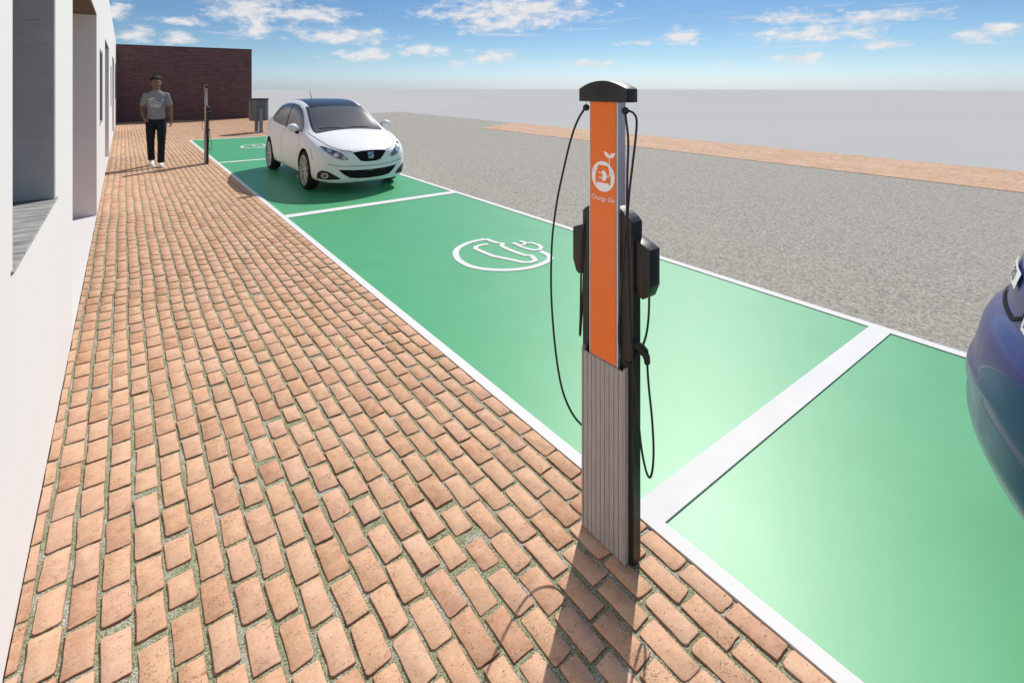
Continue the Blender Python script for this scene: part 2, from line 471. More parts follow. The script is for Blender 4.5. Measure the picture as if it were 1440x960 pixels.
def ground():
    mb = MB(); bm = mb.bm
    # a wide sheet that falls away very gently beyond 190 m, as open land does
    rr = [(0, -.03), (60, -.03), (190, -.03), (230, -.12), (300, -.7), (500, -4.5), (1000, -18), (3000, -90)]
    seg = 96; rings = []
    for (r, z) in rr[1:]:
        rings.append([bm.verts.new((r * math.cos(2 * math.pi * k / seg), r * math.sin(2 * math.pi * k / seg), z)) for k in range(seg)])
    c = bm.verts.new((0, 0, -.03))
    for k in range(seg): bm.faces.new((c, rings[0][k], rings[0][(k + 1) % seg]))
    for i in range(len(rings) - 1):
        for k in range(seg): bm.faces.new((rings[i][k], rings[i + 1][k], rings[i + 1][(k + 1) % seg], rings[i][(k + 1) % seg]))
    tag(mb.build('ground', M['ground'], smooth=180), kind='structure')
ground()

WX = -.26                      # face of the white building
LX0, LX1 = 1.523, 1.580        # left white line
RX0, RX1 = 3.945, 4.015        # right white line
YB = 17.62                     # far end of the bays
GX = 13.5
sheet('gravel_road', [[(RX1 + .002, -30), (10.76, -30), (10.76, 16.15), (13.45, 17.6), (GX, 28.75), (5.4, 28.75), (5.4, YB), (RX1 + .002, YB)]], -.012, M['gravel'])

def strip_pavers(t, p, co):
    v = t.node('ShaderNodeMapping', {'Vector': co, 'Rotation': (0, 0, R(90))}).outputs[0]
    bk = t.node('ShaderNodeTexBrick', {'Vector': v, 'Color1': (.56, .33, .19, 1), 'Color2': (.68, .44, .29, 1), 'Mortar': (.46, .34, .23, 1),
        'Scale': 1.0, 'Mortar Size': .012, 'Mortar Smooth': .2, 'Brick Width': .20, 'Row Height': .10})
    n = t.noise(co, 1.2, 4); n2 = t.noise(co, 9, 4, .75)
    c = t.mix(t.rng(n, .4, .7, 0, .5), bk.outputs[0], (.70, .50, .38, 1))
    c = t.mix(t.rng(n2, .48, .66, 0, .6), c, (.34, .19, .10, 1))
    t.put(p.inputs['Base Color'], c)
    t.put(p.inputs['Normal'], t.node('ShaderNodeBump', {'Strength': .7, 'Distance': .01, 'Height': t.math('SUBTRACT', n2, bk.outputs[1])}).outputs[0])
M['strip'] = mat('far_brick_pavers', rough=.9, spec=.15, build=strip_pavers)
sheet('far_footpath', [[(10.762, -30), (13.42, -30), (13.42, 17.58), (10.762, 16.146)]], -.006, M['strip'])

YL = [-4.30, 1.155, 6.575, 12.06, 17.50]     # near edges of the cross lines
LW = [.12, .12, .15, .12, .12]
bays = []
for i in range(4):
    bays.append([(LX1, YL[i] + LW[i]), (RX0, YL[i] + LW[i]), (RX0, YL[i + 1]), (LX1, YL[i + 1])])
sheet('parking_bays', bays, -.004, M['green'])
sheet('bay_base', [[(LX0, -4.4), (RX1, -4.4), (RX1, YB), (LX0, YB)]], -.016, M['joint'])
lines = [[(LX0, -4.42), (LX1, -4.42), (LX1, YB), (LX0, YB)], [(RX0, -4.42), (RX1, -4.42), (RX1, YB), (RX0, YB)]]
for y, wd in zip(YL, LW): lines.append([(LX1, y), (RX0, y), (RX0, y + wd), (LX1, y + wd)])
sheet('parking_lines', lines, .003, M['line'], thick=.012)

# painted charging symbols
ring = [(0.156, 0.475), (0.02, 0.484), (-0.117, 0.453), (-0.246, 0.377), (-0.336, 0.262), (-0.398, 0.116), (-0.415, -0.016), (-0.402, -0.13), (-0.343, -0.249), (-0.235, -0.358), (-0.109, -0.427), (0.027, -0.456), (0.167, -0.44), (0.264, -0.404), (0.318, -0.351), (0.348, -0.278), (0.351, -0.171)]
carl = [(0.156, 0.475), (0.163, 0.376), (0.171, 0.291), (0.209, 0.245), (0.153, 0.195), (0.141, 0.084), (0.147, -0.065), (0.16, -0.174), (0.203, -0.218), (0.177, -0.282), (0.151, -0.345), (0.079, -0.352), (0.023, -0.306), (-0.025, -0.174), (-0.093, -0.009), (-0.101, 0.144), (-0.106, 0.271), (-0.064, 0.324), (0.004, 0.338), (0.076, 0.319)]
plug = [(0.387, 0.092), (0.449, 0.09), (0.465, -0.012), (0.437, -0.086), (0.374, -0.135), (0.317, -0.113), (0.298, -0.036), (0.287, 0.08), (0.40, 0.092)]
for cy in (3.95, 9.42, 14.85):
    mb = MB()
    zz = -.0005
    for pts, wd in ((ring, .058), (carl, .05), (plug, .045), ([(0.297, 0.20), (0.302, 0.09)], .045), ([(0.394, 0.20), (0.398, 0.09)], .045)):
        vs, fs = stroke2d(pts, wd, smooth=pts is not carl and pts is not plug)
        vv = [mb.bm.verts.new((2.86 + p[0], cy + p[1], zz)) for p in vs]
        for f in fs: mb.bm.faces.new([vv[i] for i in f])
        zz += .0006
    tag(mb.build('charging_symbol_marking', M['line']), kind='structure')

# ------------------------------------------------------------------ brick paving
PW, PL = .0832, .1655
def pavers():
    verts, faces, ra, rb, rc = [], [], [], [], []
    def brick(cx, cy, bw, bl, dz, near, ang, r1, r2):
        ca, sa = math.cos(ang), math.sin(ang)
        tx, ty = random.uniform(-.012, .012), random.uniform(-.008, .008)
        if near: k, cr = 5, random.uniform(.003, .009)
        else: k, cr = 1, .0
        pts = []
        hx, hy = bw / 2, bl / 2
        jit = [(random.uniform(-.003, .003), random.uniform(-.003, .003)) for _ in range(4)]
        for q, (sx, sy) in enumerate(((1, 1), (-1, 1), (-1, -1), (1, -1))):
            c = min(cr * random.uniform(.5, 1.8), .4 * hx, .4 * hy)
            for i in range(k):
                a = (q + (i / (k - 1) if k > 1 else .5)) * math.pi / 2
                px = sx * (hx - c) + c * math.cos(a) + jit[q][0]; py = sy * (hy - c) + c * math.sin(a) + jit[q][1]
                pts.append((px, py))
            if near:      # wobbly long sides
                nx = ((-1, 1), (-1, -1), (1, -1), (1, 1))[q]
                for f in (.33, .66):
                    ax, ay = sx * hx + jit[q][0], sy * hy + jit[q][1]
                    bx_, by_ = nx[0] * hx + jit[(q + 1) % 4][0], nx[1] * hy + jit[(q + 1) % 4][1]
                    mx, my = ax + (bx_ - ax) * f, ay + (by_ - ay) * f
                    pts.append((mx + random.uniform(-.0016, .0016), my + random.uniform(-.0016, .0016)))
        base = len(verts); n = len(pts)
        rings = [(1.0, 0.0, -.0165), (1.0, 0.0, -.0026), (0, .0008, -.0011), (0, .0019, 0.0)] if near else [(1, 0, -.0165), (1, .0005, -.002), (1, .004, 0.0)]
        for (_, ins, z) in rings:
            for (px, py) in pts:
                l = math.hypot(px, py); s = 1 - ins * 1.25 / l
                qx, qy = px * s, py * s
                zz = z + (dz + qx * tx + qy * ty if z > -.016 else 0)
                verts.append((cx + qx * ca - qy * sa, cy + qx * sa + qy * ca, zz))
        for ri in range(len(rings) - 1):
            for i in range(n):
                a, b = base + ri * n + i, base + ri * n + (i + 1) % n
                faces.append((a, b, b + n, a + n)); ra.append(r1); rb.append(r2); rc.append((1.0 if ri < len(rings) - 2 else .45) * (1.0 if near else .6))
        faces.append(tuple(base + (len(rings) - 1) * n + i for i in range(n))); ra.append(r1); rb.append(r2); rc.append(0.0)
    for c in range(-22, int((5.46 - LX0) / PW)):
        cx = LX0 + .003 + (c + .5) * PW
        off = (c % 2) * .45 * PL + random.uniform(-.012, .012) + .03 * math.sin(c * .9)
        y0 = -1.6 if cx < LX0 else YB
        y1 = 28.2 if cx > 5.1 else 27.96
        ny = int((y1 - y0) / PL) + 2
        for r in range(ny):
            cy = y0 + r * PL + off
            xx = cx + min(1, abs(LX0 - PW / 2 - cx) / .35) * (.0042 * math.sin(cy * 2.3 + 1.2) + .0022 * math.sin(cy * 5.1 + c * .35))
            bw, bl = PW - .0122 + random.uniform(-.0055, .003), PL - .0098 + random.uniform(-.008, .004)
            u = random.random()
            if u < .07: bl *= random.uniform(.76, .9); cy += random.uniform(-.012, .012)
            # bricks are cut at the kerb line and at the walls
            lo, hi = xx - bw / 2, xx + bw / 2
            if lo < WX + .004: lo = WX + .004
            lim = LX0 - .004 if cy < YB + .05 else 5.396
            if cy < YB and lo > lim - .03: continue
            if hi > lim - .014: hi = lim
            ylo, yhi = cy - bl / 2, cy + bl / 2
            if lo > LX0 - .05 and ylo < YB + .004: ylo = YB + .004
            if yhi > y1: yhi = y1
            if hi - lo < .018 or yhi - ylo < .02: continue
            near = cy < 6.0 and cx < LX0 and hi - lo > .035
            cut = hi >= lim - 1e-4 or lo <= WX + .0041
            brick((lo + hi) / 2, (ylo + yhi) / 2, hi - lo, yhi - ylo, random.uniform(-.0022, .0012), near, 0 if cut else random.uniform(-.018, .018), random.random(), random.random())
    me = bpy.data.meshes.new('brick_paving'); me.from_pydata(verts, [], faces); me.update()
    for nm, dat in (('rnd', ra), ('rnd2', rb), ('rim', rc)):
        at = me.attributes.new(nm, 'FLOAT', 'FACE'); at.data.foreach_set('value', dat)
    shade(me, 50)
    tag(link('brick_paving', me, M['paver']), kind='structure')
pavers()
def bed():
    mb = MB(); bm = mb.bm
    # joint bed, softly uneven near the viewer
    nx, ny = 60, 230
    def zf(x, y): return -.0058 + .0030 * mnoise.noise(Vector((x * 22, y * 22, 0))) + .002 * mnoise.noise(Vector((x * 90, y * 90, 3)))
    g = [[bm.verts.new((WX + .003 + (LX0 - .002 - WX - .003) * i / nx, -1.6 + 7.6 * j / ny, zf(WX + i * .03, -1.6 + j * .033))) for i in range(nx + 1)] for j in range(ny + 1)]
    for j in range(ny):
        for i in range(nx): bm.faces.new((g[j][i], g[j][i + 1], g[j + 1][i + 1], g[j + 1][i]))
    for poly in ([(WX + .003, 6.0), (LX0 - .002, 6.0), (LX0 - .002, YB + .002), (WX + .003, YB + .002)], [(WX + .003, YB + .002), (5.398, YB + .002), (5.398, 28.2), (WX + .003, 28.2)], [(WX + .003, -12), (LX0 - .002, -12), (LX0 - .002, -1.6), (WX + .003, -1.6)]):
        bm.faces.new([bm.verts.new((p[0], p[1], -.0052)) for p in poly])
    tag(mb.build('paving_joints', M['joint'], smooth=180), kind='structure')
bed()

# ------------------------------------------------------------------ white building
BH = 3.53
bld = empty('white_building', (WX, 12, 0), 'long white plastered building with deep window and door recesses along the brick walkway', 'building')
OX, OY = WX, 12.0
OPEN = [('w', 2.09, 3.28, 1.06, 2.47), ('d', 4.326, 8.06, 0.0, 2.475), ('w', 9.02, 10.32, 1.06, 2.12), ('d', 11.64, 14.62, 0.0, 2.44),
        ('w', 16.6, 17.75, 1.06, 2.12), ('d', 19.15, 22.6, 0.0, 2.48), ('w', 24.6, 27.2, 1.06, 2.47)]
def lb(mb, x0, x1, y0, y1, z0, z1, bev=0): return mb.box(x0 - OX, x1 - OX, y0 - OY, y1 - OY, z0, z1, bev)
T = .62
mb = MB()
cur = -8.0
for (k, a, b, z0, z1) in OPEN:
    lb(mb, WX - T, WX, cur, a, -.02, BH)
    if z0 > 0: lb(mb, WX - T, WX, a, b, -.02, z0 - .012)
    lb(mb, WX - T, WX, a, b, z1, BH)
    cur = b
lb(mb, WX - T, WX, cur, 28.2, -.02, BH)
mb.build('wall', M['plaster'], bld)
mb = MB(); lb(mb, WX - 9, WX - T - .005, -8, 28.2, -.02, BH); 
# set-back inner volume, so that the recesses are closed
mb.build('rear_wall', M['plaster'], bld)
mb = MB(); lb(mb, WX - 9.02, WX - .02, -8.02, 28.22, BH + .002, BH + .06); mb.build('roof', M['coping'], bld)
for (k, a, b, z0, z1) in OPEN:
    if k == 'w':
        mb = MB()
        lb(mb, WX - .40, WX - .003, b - .02, b - .002, z0 + .003, z1 - .003)
        lb(mb, WX - .40, WX - .003, a + .002, a + .02, z0 + .003, z1 - .003)
        lb(mb, WX - .40, WX - .003, a + .022, b - .022, z1 - .02, z1 - .004)
        win = mb.build('window', M['concrete'], bld)
        win['label'] = 'window recess lined with dark grey concrete'
        mb = MB(); lb(mb, WX - .45, WX + .006, a - .03, b + .05, z0 - .010, z0, .002)
        mb.build('sill', M['sill'], win)
        mb = MB()
        for (ya, yb, za, zb) in ((a + .022, a + .08, z0 + .003, z1 - .022), (b - .08, b - .022, z0 + .003, z1 - .022), (a + .082, b - .082, z0 + .003, z0 + .06), (a + .082, b - .082, z1 - .08, z1 - .022), ((a + b) / 2 - .025, (a + b) / 2 + .025, z0 + .062, z1 - .082)):
            lb(mb, WX - .48, WX - .42, ya, yb, za, zb)
        mb.build('frame', M['frame'], win)
        mb = MB(); lb(mb, WX - .46, WX - .45, a + .07, b - .07, z0 + .05, z1 - .07)
        mb.build('pane', M['glass_dark'], win)
    else:
        mb = MB()
        yb = a + .09
        n = max(2, int((b - a) / 1.2))
        wd = (b - a - .1) / n
        for i in range(n):
            lb(mb, WX - T + .03, WX - T + .075, a + .05 + i * wd + .012, a + .05 + (i + 1) * wd - .012, .03, z1 - .09, .006)
        dr = mb.build('door', M['door'], bld)
        mb = MB()
        for i in range(n): lb(mb, WX - T + .077, WX - T + .085, a + .05 + i * wd + .16, a + .05 + (i + 1) * wd - .16, .9, z1 - .3)
        mb.build('pane', M['glass_dark'], dr)
        for i in range(n):
            y = a + .05 + (i + 1) * wd - .09 - OY
            MB().tube([(-T + .078, y, .95), (-T + .14, y, .95), (-T + .14, y, 1.25), (-T + .078, y, 1.25)], .011, 8).build('handle', M['silver'], dr)
        mb = MB(); lb(mb, WX - T + .02, WX - .004, a + .003, b - .003, z1 - .016, z1 - .003); mb.build('soffit', M['soffit'], bld)
        mb = MB(); lb(mb, WX - T + .02, WX - .001, a + .003, b - .003, -.02, .012); mb.build('threshold', M['plaster'], bld)
        mb = MB(); lb(mb, WX - T + .02, WX - .003, b - .010, b - .003, .0125, z1 - .0165); mb.build('reveal', M['reveal'], bld)  # thin lining added on the far jamb to carry the painted bounce tint

# ------------------------------------------------------------------ brick wall
bw = empty('brick_wall', (2.4, 28.1, 0), 'tall dark red brick wall closing the far end of the walkway', 'wall')
MB().box(-2.655, 2.66, -.13, .13, -.02, 3.36).build('wall', M['brickwall'], bw)
MB().box(-2.657, 2.68, -.15, .15, 3.362, 3.39, .004).build('coping', M['coping'], bw)

# ------------------------------------------------------------------ litter bin
bn = empty('litter_bin', (3.70, 19.25, 0), 'grey round litter bin carried between two steel uprights', 'bin')
MB().lathe([(.02, .40), (.285, .40), (.30, .415), (.30, 1.11), (.292, 1.115)], 48).build('body', M['bin'], bn, 40)
MB().lathe([(.0, 1.135), (.27, 1.135), (.318, 1.118), (.322, 1.125), (.322, 1.15), (.31, 1.158), (.0, 1.158)], 48).build('lid', M['black'], bn, 40)
ux = Vector((.02, -1, 0)).normalized()
def upright(s):
    mb = MB(); c = ux * (.325 * s); side = Vector((-ux.y, ux.x, 0))
    b = bmesh.new(); bmesh.ops.create_cube(b, size=1)
    for v in b.verts: v.co = Vector((v.co.x * .02, v.co.y * .115, .42 + v.co.z * .82))
    bmesh.ops.bevel(b, geom=b.edges[:], offset=.004, segments=2, affect='EDGES')
    mb.merge(b, Matrix.Translation((c.x, c.y, .0)) @ Matrix.Rotation(math.atan2(ux.y, ux.x), 4, 'Z'))
    o = mb.build('upright', M['binpost'], bn)
    for z in (.79, .52):
        p = c + ux * (.012 * s) + Vector((0, 0, z)); MB().tube([p - ux * .012 * s, p + ux * .006 * s], .012, 10).build('bolt', M['silver'], o)
    p = ux * (.30 * s)
    for z in (.45, .79): MB().tube([p + Vector((0, 0, z)), c + Vector((0, 0, z))], .012, 8).build('bracket', M['bin'], o)
upright(1); upright(-1)
mbp = MB(); b = bmesh.new(); bmesh.ops.create_cube(b, size=1)
for v in b.verts: v.co = Vector((v.co.x * .74, v.co.y * .16, .008 + v.co.z * .012))
mbp.merge(b, Matrix.Rotation(math.atan2(ux.y, ux.x), 4, 'Z')); mbp.build('base_plate', M['binpost'], bn)

# ------------------------------------------------------------------ charging posts
def arc(y0, y1, z0, z1, n=14):
    """points of a shallow arch from y0 to y1, springing at z0, crown at z1"""
    c = (y0 + y1) / 2; h = (y1 - y0) / 2; s = z1 - z0
    r = (h * h + s * s) / (2 * s); a = math.asin(h / r)
    return [(c - r * math.sin(a - 2 * a * i / n), z1 - r + r * math.cos(a - 2 * a * i / n)) for i in range(n + 1)]

def make_post():
    t = empty('charging_post', (1.36, 1.231, 0), 'orange fronted charging post with black holsters standing nearest on the brick edge', 'charging post', 'charging posts beside the green bays')
    # black spine with a domed shoulder box
    MB().box(-.010, .029, -.119, .117, 0, 1.10, .003).build('spine', M['black'], t)
    MB().prism([(-.114, 1.06), (-.114, 1.142)] + arc(-.114, .114, 1.144, 1.185)[1:-1] + [(.114, 1.142), (.114, 1.06)], 'x', -.013, .044, .0025).build('shoulder_box', M['black'], t)
    # aluminium mast
    MB().box(-.0245, -.0125, -.066, .066, .60, 1.545, .0012).box(-.012, .014, -.066, .066, 1.19, 1.545, .0012).build('mast', M['silver'], t)
    MB().box(-.0262, -.0247, -.0655, -.0635, .645, 1.545).build('edge_trim', M['trimlight'], t); MB().box(-.0262, -.0247, .0635, .0655, .645, 1.545).build('edge_trim', M['trimlight'], t)
    pnl = MB().box(-.0266, -.0249, -.058, .0605, .645, 1.546).build('orange_panel', M['orange'], t)
    # cap
    cap = [(-.111, 1.543), (-.111, 1.588)] + arc(-.111, .111, 1.588, 1.617)[1:-1] + [(.111, 1.588), (.111, 1.543)]
    MB().prism(cap, 'x', -.034, .022, .0018).build('cap', M['black'], t, 40)
    # plank cladding at the foot, boards with grooves between
    fo = MB().box(-.024, -.0105, -.094, .094, .004, .632).build('foot_cladding', M['groove'], t)
    mb = MB(); n = 9; wd = .186 / n
    for i in range(n): mb.box(-.0305, -.0235, -.093 + i * wd + .0012, -.093 + (i + 1) * wd - .0012, .003, .642, .0008)
    mb.box(-.0315, -.012, -.1005, -.0945, .002, .655, .0008).box(-.0315, -.012, .0945, .1005, .002, .655, .0008)
    mb.build('plank', M['plank'], fo)
    # holsters on both flanks
    def holster(s):
        prof = [(.112, 1.090), (.150, 1.076), (.178, 1.064), (.178, .945), (.162, .905), (.150, .896), (.128, .902), (.126, .93), (.112, .935)]
        return MB().prism([(s * a, z) for a, z in prof], 'x', 0.0, .053, .0015).build('holster', M['black'], t, 30)
    hr = holster(-1); hl = holster(1)
    # cable hangers
    for s, p in ((1, (-.008, .100, 1.519)), (-1, (-.018, -.092, 1.515))):
        o = MB().ball(p, .0125).build('cable_ball', M['rubber'], t, 180)
        MB().tube([(p[0], p[1], p[2] + .010), (p[0], p[1], 1.5445)], .0009, 6).build('cord', M['rubber'], o)
    # cables
    big = [(-.008, .112, 1.511), (.0, .153, 1.468), (.01, .199, 1.395), (.01, .239, 1.277), (.01, .276, 1.151), (.01, .305, 1.003), (.01, .314, .858), (.01, .31, .719), (.01, .288, .551), (.01, .251, .416), (.012, .195, .344), (.02, .134, .319), (.035, .08, .33), (.045, .03, .40), (.045, -.02, .52), (.042, -.07, .66)]
    MB().tube(smooth_path(big), .0042, 10).build('cable', M['rubber'], t, 180)
    sm = [(.03, .150, .905), (.02, .146, .80), (.008, .143, .70), (.002, .141, .668), (-.003, .138, .68), (-.006, .132, .74), (-.010, .126, .82), (-.016, .117, .96), (-.017, .108, 1.06), (-.010, .098, 1.12)]
    MB().tube(smooth_path(sm), .0038, 10).build('cable', M['rubber'], t, 180)
    A = [(-.012, -.100, 1.516), (-.006, -.118, 1.507), (-.006, -.130, 1.484), (-.014, -.132, 1.425), (-.026, -.130, 1.344), (-.038, -.126, 1.252), (-.048, -.126, 1.167), (-.066, -.126, 1.047), (-.08, -.126, .923), (-.089, -.126, .823), (-.087, -.126, .762), (-.073, -.126, .719), (-.052, -.126, .696), (-.027, -.126, .688), (-.002, -.128, .701), (.024, -.132, .733), (.036, -.138, .774), (.036, -.146, .834), (.034, -.150, .905)]
    MB().tube(smooth_path(A), .0038, 10).build('cable', M['rubber'], t, 180)
    B = [(-.030, -.102, 1.508), (-.046, -.128, 1.42), (-.056, -.133, 1.325), (-.058, -.133, 1.186), (-.052, -.133, 1.069), (-.043, -.133, .854), (-.029, -.133, .691), (-.014, -.133, .591), (.011, -.133, .413), (.037, -.133, .312), (.058, -.133, .276), (.073, -.133, .295), (.079, -.133, .361), (.071, -.133, .466), (.056, -.133, .565), (.048, -.133, .63), (.045, -.133, .672)]
    MB().tube(smooth_path(B), .0038, 10).build('cable', M['rubber'], t, 180)
    # plug parked on the flank
    pl = MB().tube(smooth_path([(-.010, -.113, .742), (.006, -.128, .733), (.026, -.133, .712), (.040, -.133, .690), (.045, -.133, .664)], 5), [.013] * 6 + [.0155] * 6 + [.012] * 5 + [.0085] * 4, 14)
    pl.tube([(.0435, -.133, .682), (.045, -.133, .668)], .0105, 12)
    pl.build('plug', M['rubber'], t, 40)
    # printed badge on the orange panel: world -y is to the reader's right
    def flat(polys, x, name, m):
        mb = MB()
        for k, poly in enumerate(polys):
            if isinstance(poly, tuple):
                vv = [mb.bm.verts.new((x, -p[0], p[1])) for p in poly[0]]
                for f in poly[1]: mb.bm.faces.new([vv[i] for i in f])
            else: mb.bm.faces.new([mb.bm.verts.new((x, -p[0], p[1])) for p in poly])
        return mb.build(name, m, pnl)
    cx, cz, r = .000, 1.283, .053
    circ = [(cx + r * math.cos(a * math.pi / 32), cz + r * math.sin(a * math.pi / 32)) for a in range(64)]
    def leaf(x, z, dx, dz, wd):
        d = Vector((dx, dz)); n = Vector((-dz, dx)).normalized() * wd
        out = []
        for i in range(13):
            f = i / 12; o_ = math.sin(math.pi * f ** .8)
            out.append((x + dx * f + n.x * o_, z + dz * f + n.y * o_))
        for i in range(11, 0, -1):
            f = i / 12; o_ = math.sin(math.pi * f ** .8)
            out.append((x + dx * f - n.x * o_, z + dz * f - n.y * o_))
        return out
    stem = [(.0285, 1.32), (.0315, 1.32), (.0315, 1.3555), (.0285, 1.3555)]
    flat([circ], -.0272, 'badge', M['print'])
    flat([stem], -.0275, 'sprout', M['print'])
    for lf in (leaf(.030, 1.352, -.026, .019, .0075), leaf(.030, 1.352, .026, .017, .0075)): flat([lf], -.0273, 'sprout_leaf', M['print'])
    carp = [(-.034, 1.256), (-.0355, 1.272), (-.034, 1.292), (-.030, 1.301), (-.024, 1.317), (-.018, 1.322), (.018, 1.322), (.024, 1.317), (.030, 1.301), (.034, 1.292), (.0355, 1.272), (.034, 1.256), (.028, 1.256), (.028, 1.261), (-.028, 1.261), (-.028, 1.256)]
    mir = [[(s * .0385, 1.297), (s * .0425, 1.297), (s * .0425, 1.301), (s * .0385, 1.301)] for s in (-1, 1)]
    flat([carp], -.0278, 'car_symbol', M['orange'])
    for mr in mir: flat([mr], -.0279, 'mirror_symbol', M['orange'])
    dsh = [(-.002, 1.268), (-.002, 1.305)] + [(.003 + .015 * math.cos(R(90 - 15 * i)), 1.2865 + .0185 * math.sin(R(90 - 15 * i))) for i in range(13)]
    prong = [[(-.019, 1.2935), (-.0015, 1.2935), (-.0015, 1.2975), (-.019, 1.2975)], [(-.019, 1.2755), (-.0015, 1.2755), (-.0015, 1.2795), (-.019, 1.2795)]]
    cordv = stroke2d([(.017, 1.2865), (.026, 1.2865), (.0305, 1.292), (.031, 1.303), (.031, 1.318)], .0034)
    flat([dsh], -.0283, 'plug_symbol', M['print']); [flat([q], -.0284, 'plug_prong', M['print']) for q in prong]; flat([cordv], -.0285, 'plug_cord', M['print'])
    cu = bpy.data.curves.new('lettering', 'FONT'); cu.body = 'Charge On'; cu.size = .0222; cu.align_x = 'CENTER'; cu.space_character = 1.02; cu.resolution_u = 4
    ot = bpy.data.objects.new('lettering', cu); COL.objects.link(ot)
    me = evaluated(ot); bpy.data.objects.remove(ot)
    xs = [v.co.x for v in me.vertices]; sc = .107 / (max(xs) - min(xs))
    me.transform(Matrix(((0, 0, 1, -.0276), (-sc, 0, 0, 0), (0, 1, 0, 1.199), (0, 0, 0, 1))))
    link('lettering', me, M['print'], pnl)
    return t
post = make_post()
post2 = copy_tree(post); post2.location = (1.36, 12.19, 0)
post2['label'] = 'far charging post on the brick edge beside the walking man'

# ------------------------------------------------------------------ wheels
def wheel(parent, x, y, z, s, r=.31, wd=.205):
    """s=-1: outer face towards -x"""
    h = wd / 2
    w_ = empty('wheel', (x, y, z)); w_.parent = parent
    rr = r * .765
    prof = [(rr, -h * .9), (rr + .012, -h), (r - .03, -h * .98), (r - .008, -h * .8), (r, -h * .55), (r, h * .55), (r - .008, h * .8), (r - .03, h * .98), (rr + .012, h), (rr, h * .9)]
    MB().lathe(prof + [prof[0]], 56, 'x', caps=False).build('tyre', M['tyre'], w_, 50)
    mb = MB()
    mb.lathe([(rr - .016, s * h * .55), (rr + .001, s * h * .88), (rr + .004, s * h * .95), (rr - .012, s * h * .97), (rr - .026, s * h * .60), (rr - .020, s * -h * .7), (rr, s * -h * .8)], 56, 'x', caps=False)
    for k in range(9):
        a = 2 * math.pi * k / 9
        for da in (-.11, .11):
            p0 = (s * h * .62, .045 * math.cos(a + da * .6), .045 * math.sin(a + da * .6))
            p1 = (s * h * .80, (rr - .012) * math.cos(a + da), (rr - .012) * math.sin(a + da))
            mb.tube([p0, ((p0[0] + p1[0]) / 2 + s * .006, (p0[1] + p1[1]) / 2, (p0[2] + p1[2]) / 2), p1], [.013, .011, .0105], 6)
    mb.lathe([(0, s * h * .80), (.03, s * h * .80), (.055, s * h * .68), (.055, s * h * .3), (0, s * h * .3)], 28, 'x')
    mb.build('rim', M['rim'], w_, 40)
    MB().lathe([(0, s * h * .05), (.13, s * h * .05), (.13, s * -h * .1), (0, s * -h * .1)], 36, 'x').build('brake_disc', M['frame'], w_, 40)
    MB().lathe([(0, -s * h * .12), (rr - .03, -s * h * .12), (rr - .03, -s * h * .2), (0, -s * h * .2)], 36, 'x').build('wheel_well', M['arch'], w_, 40)
    return w_

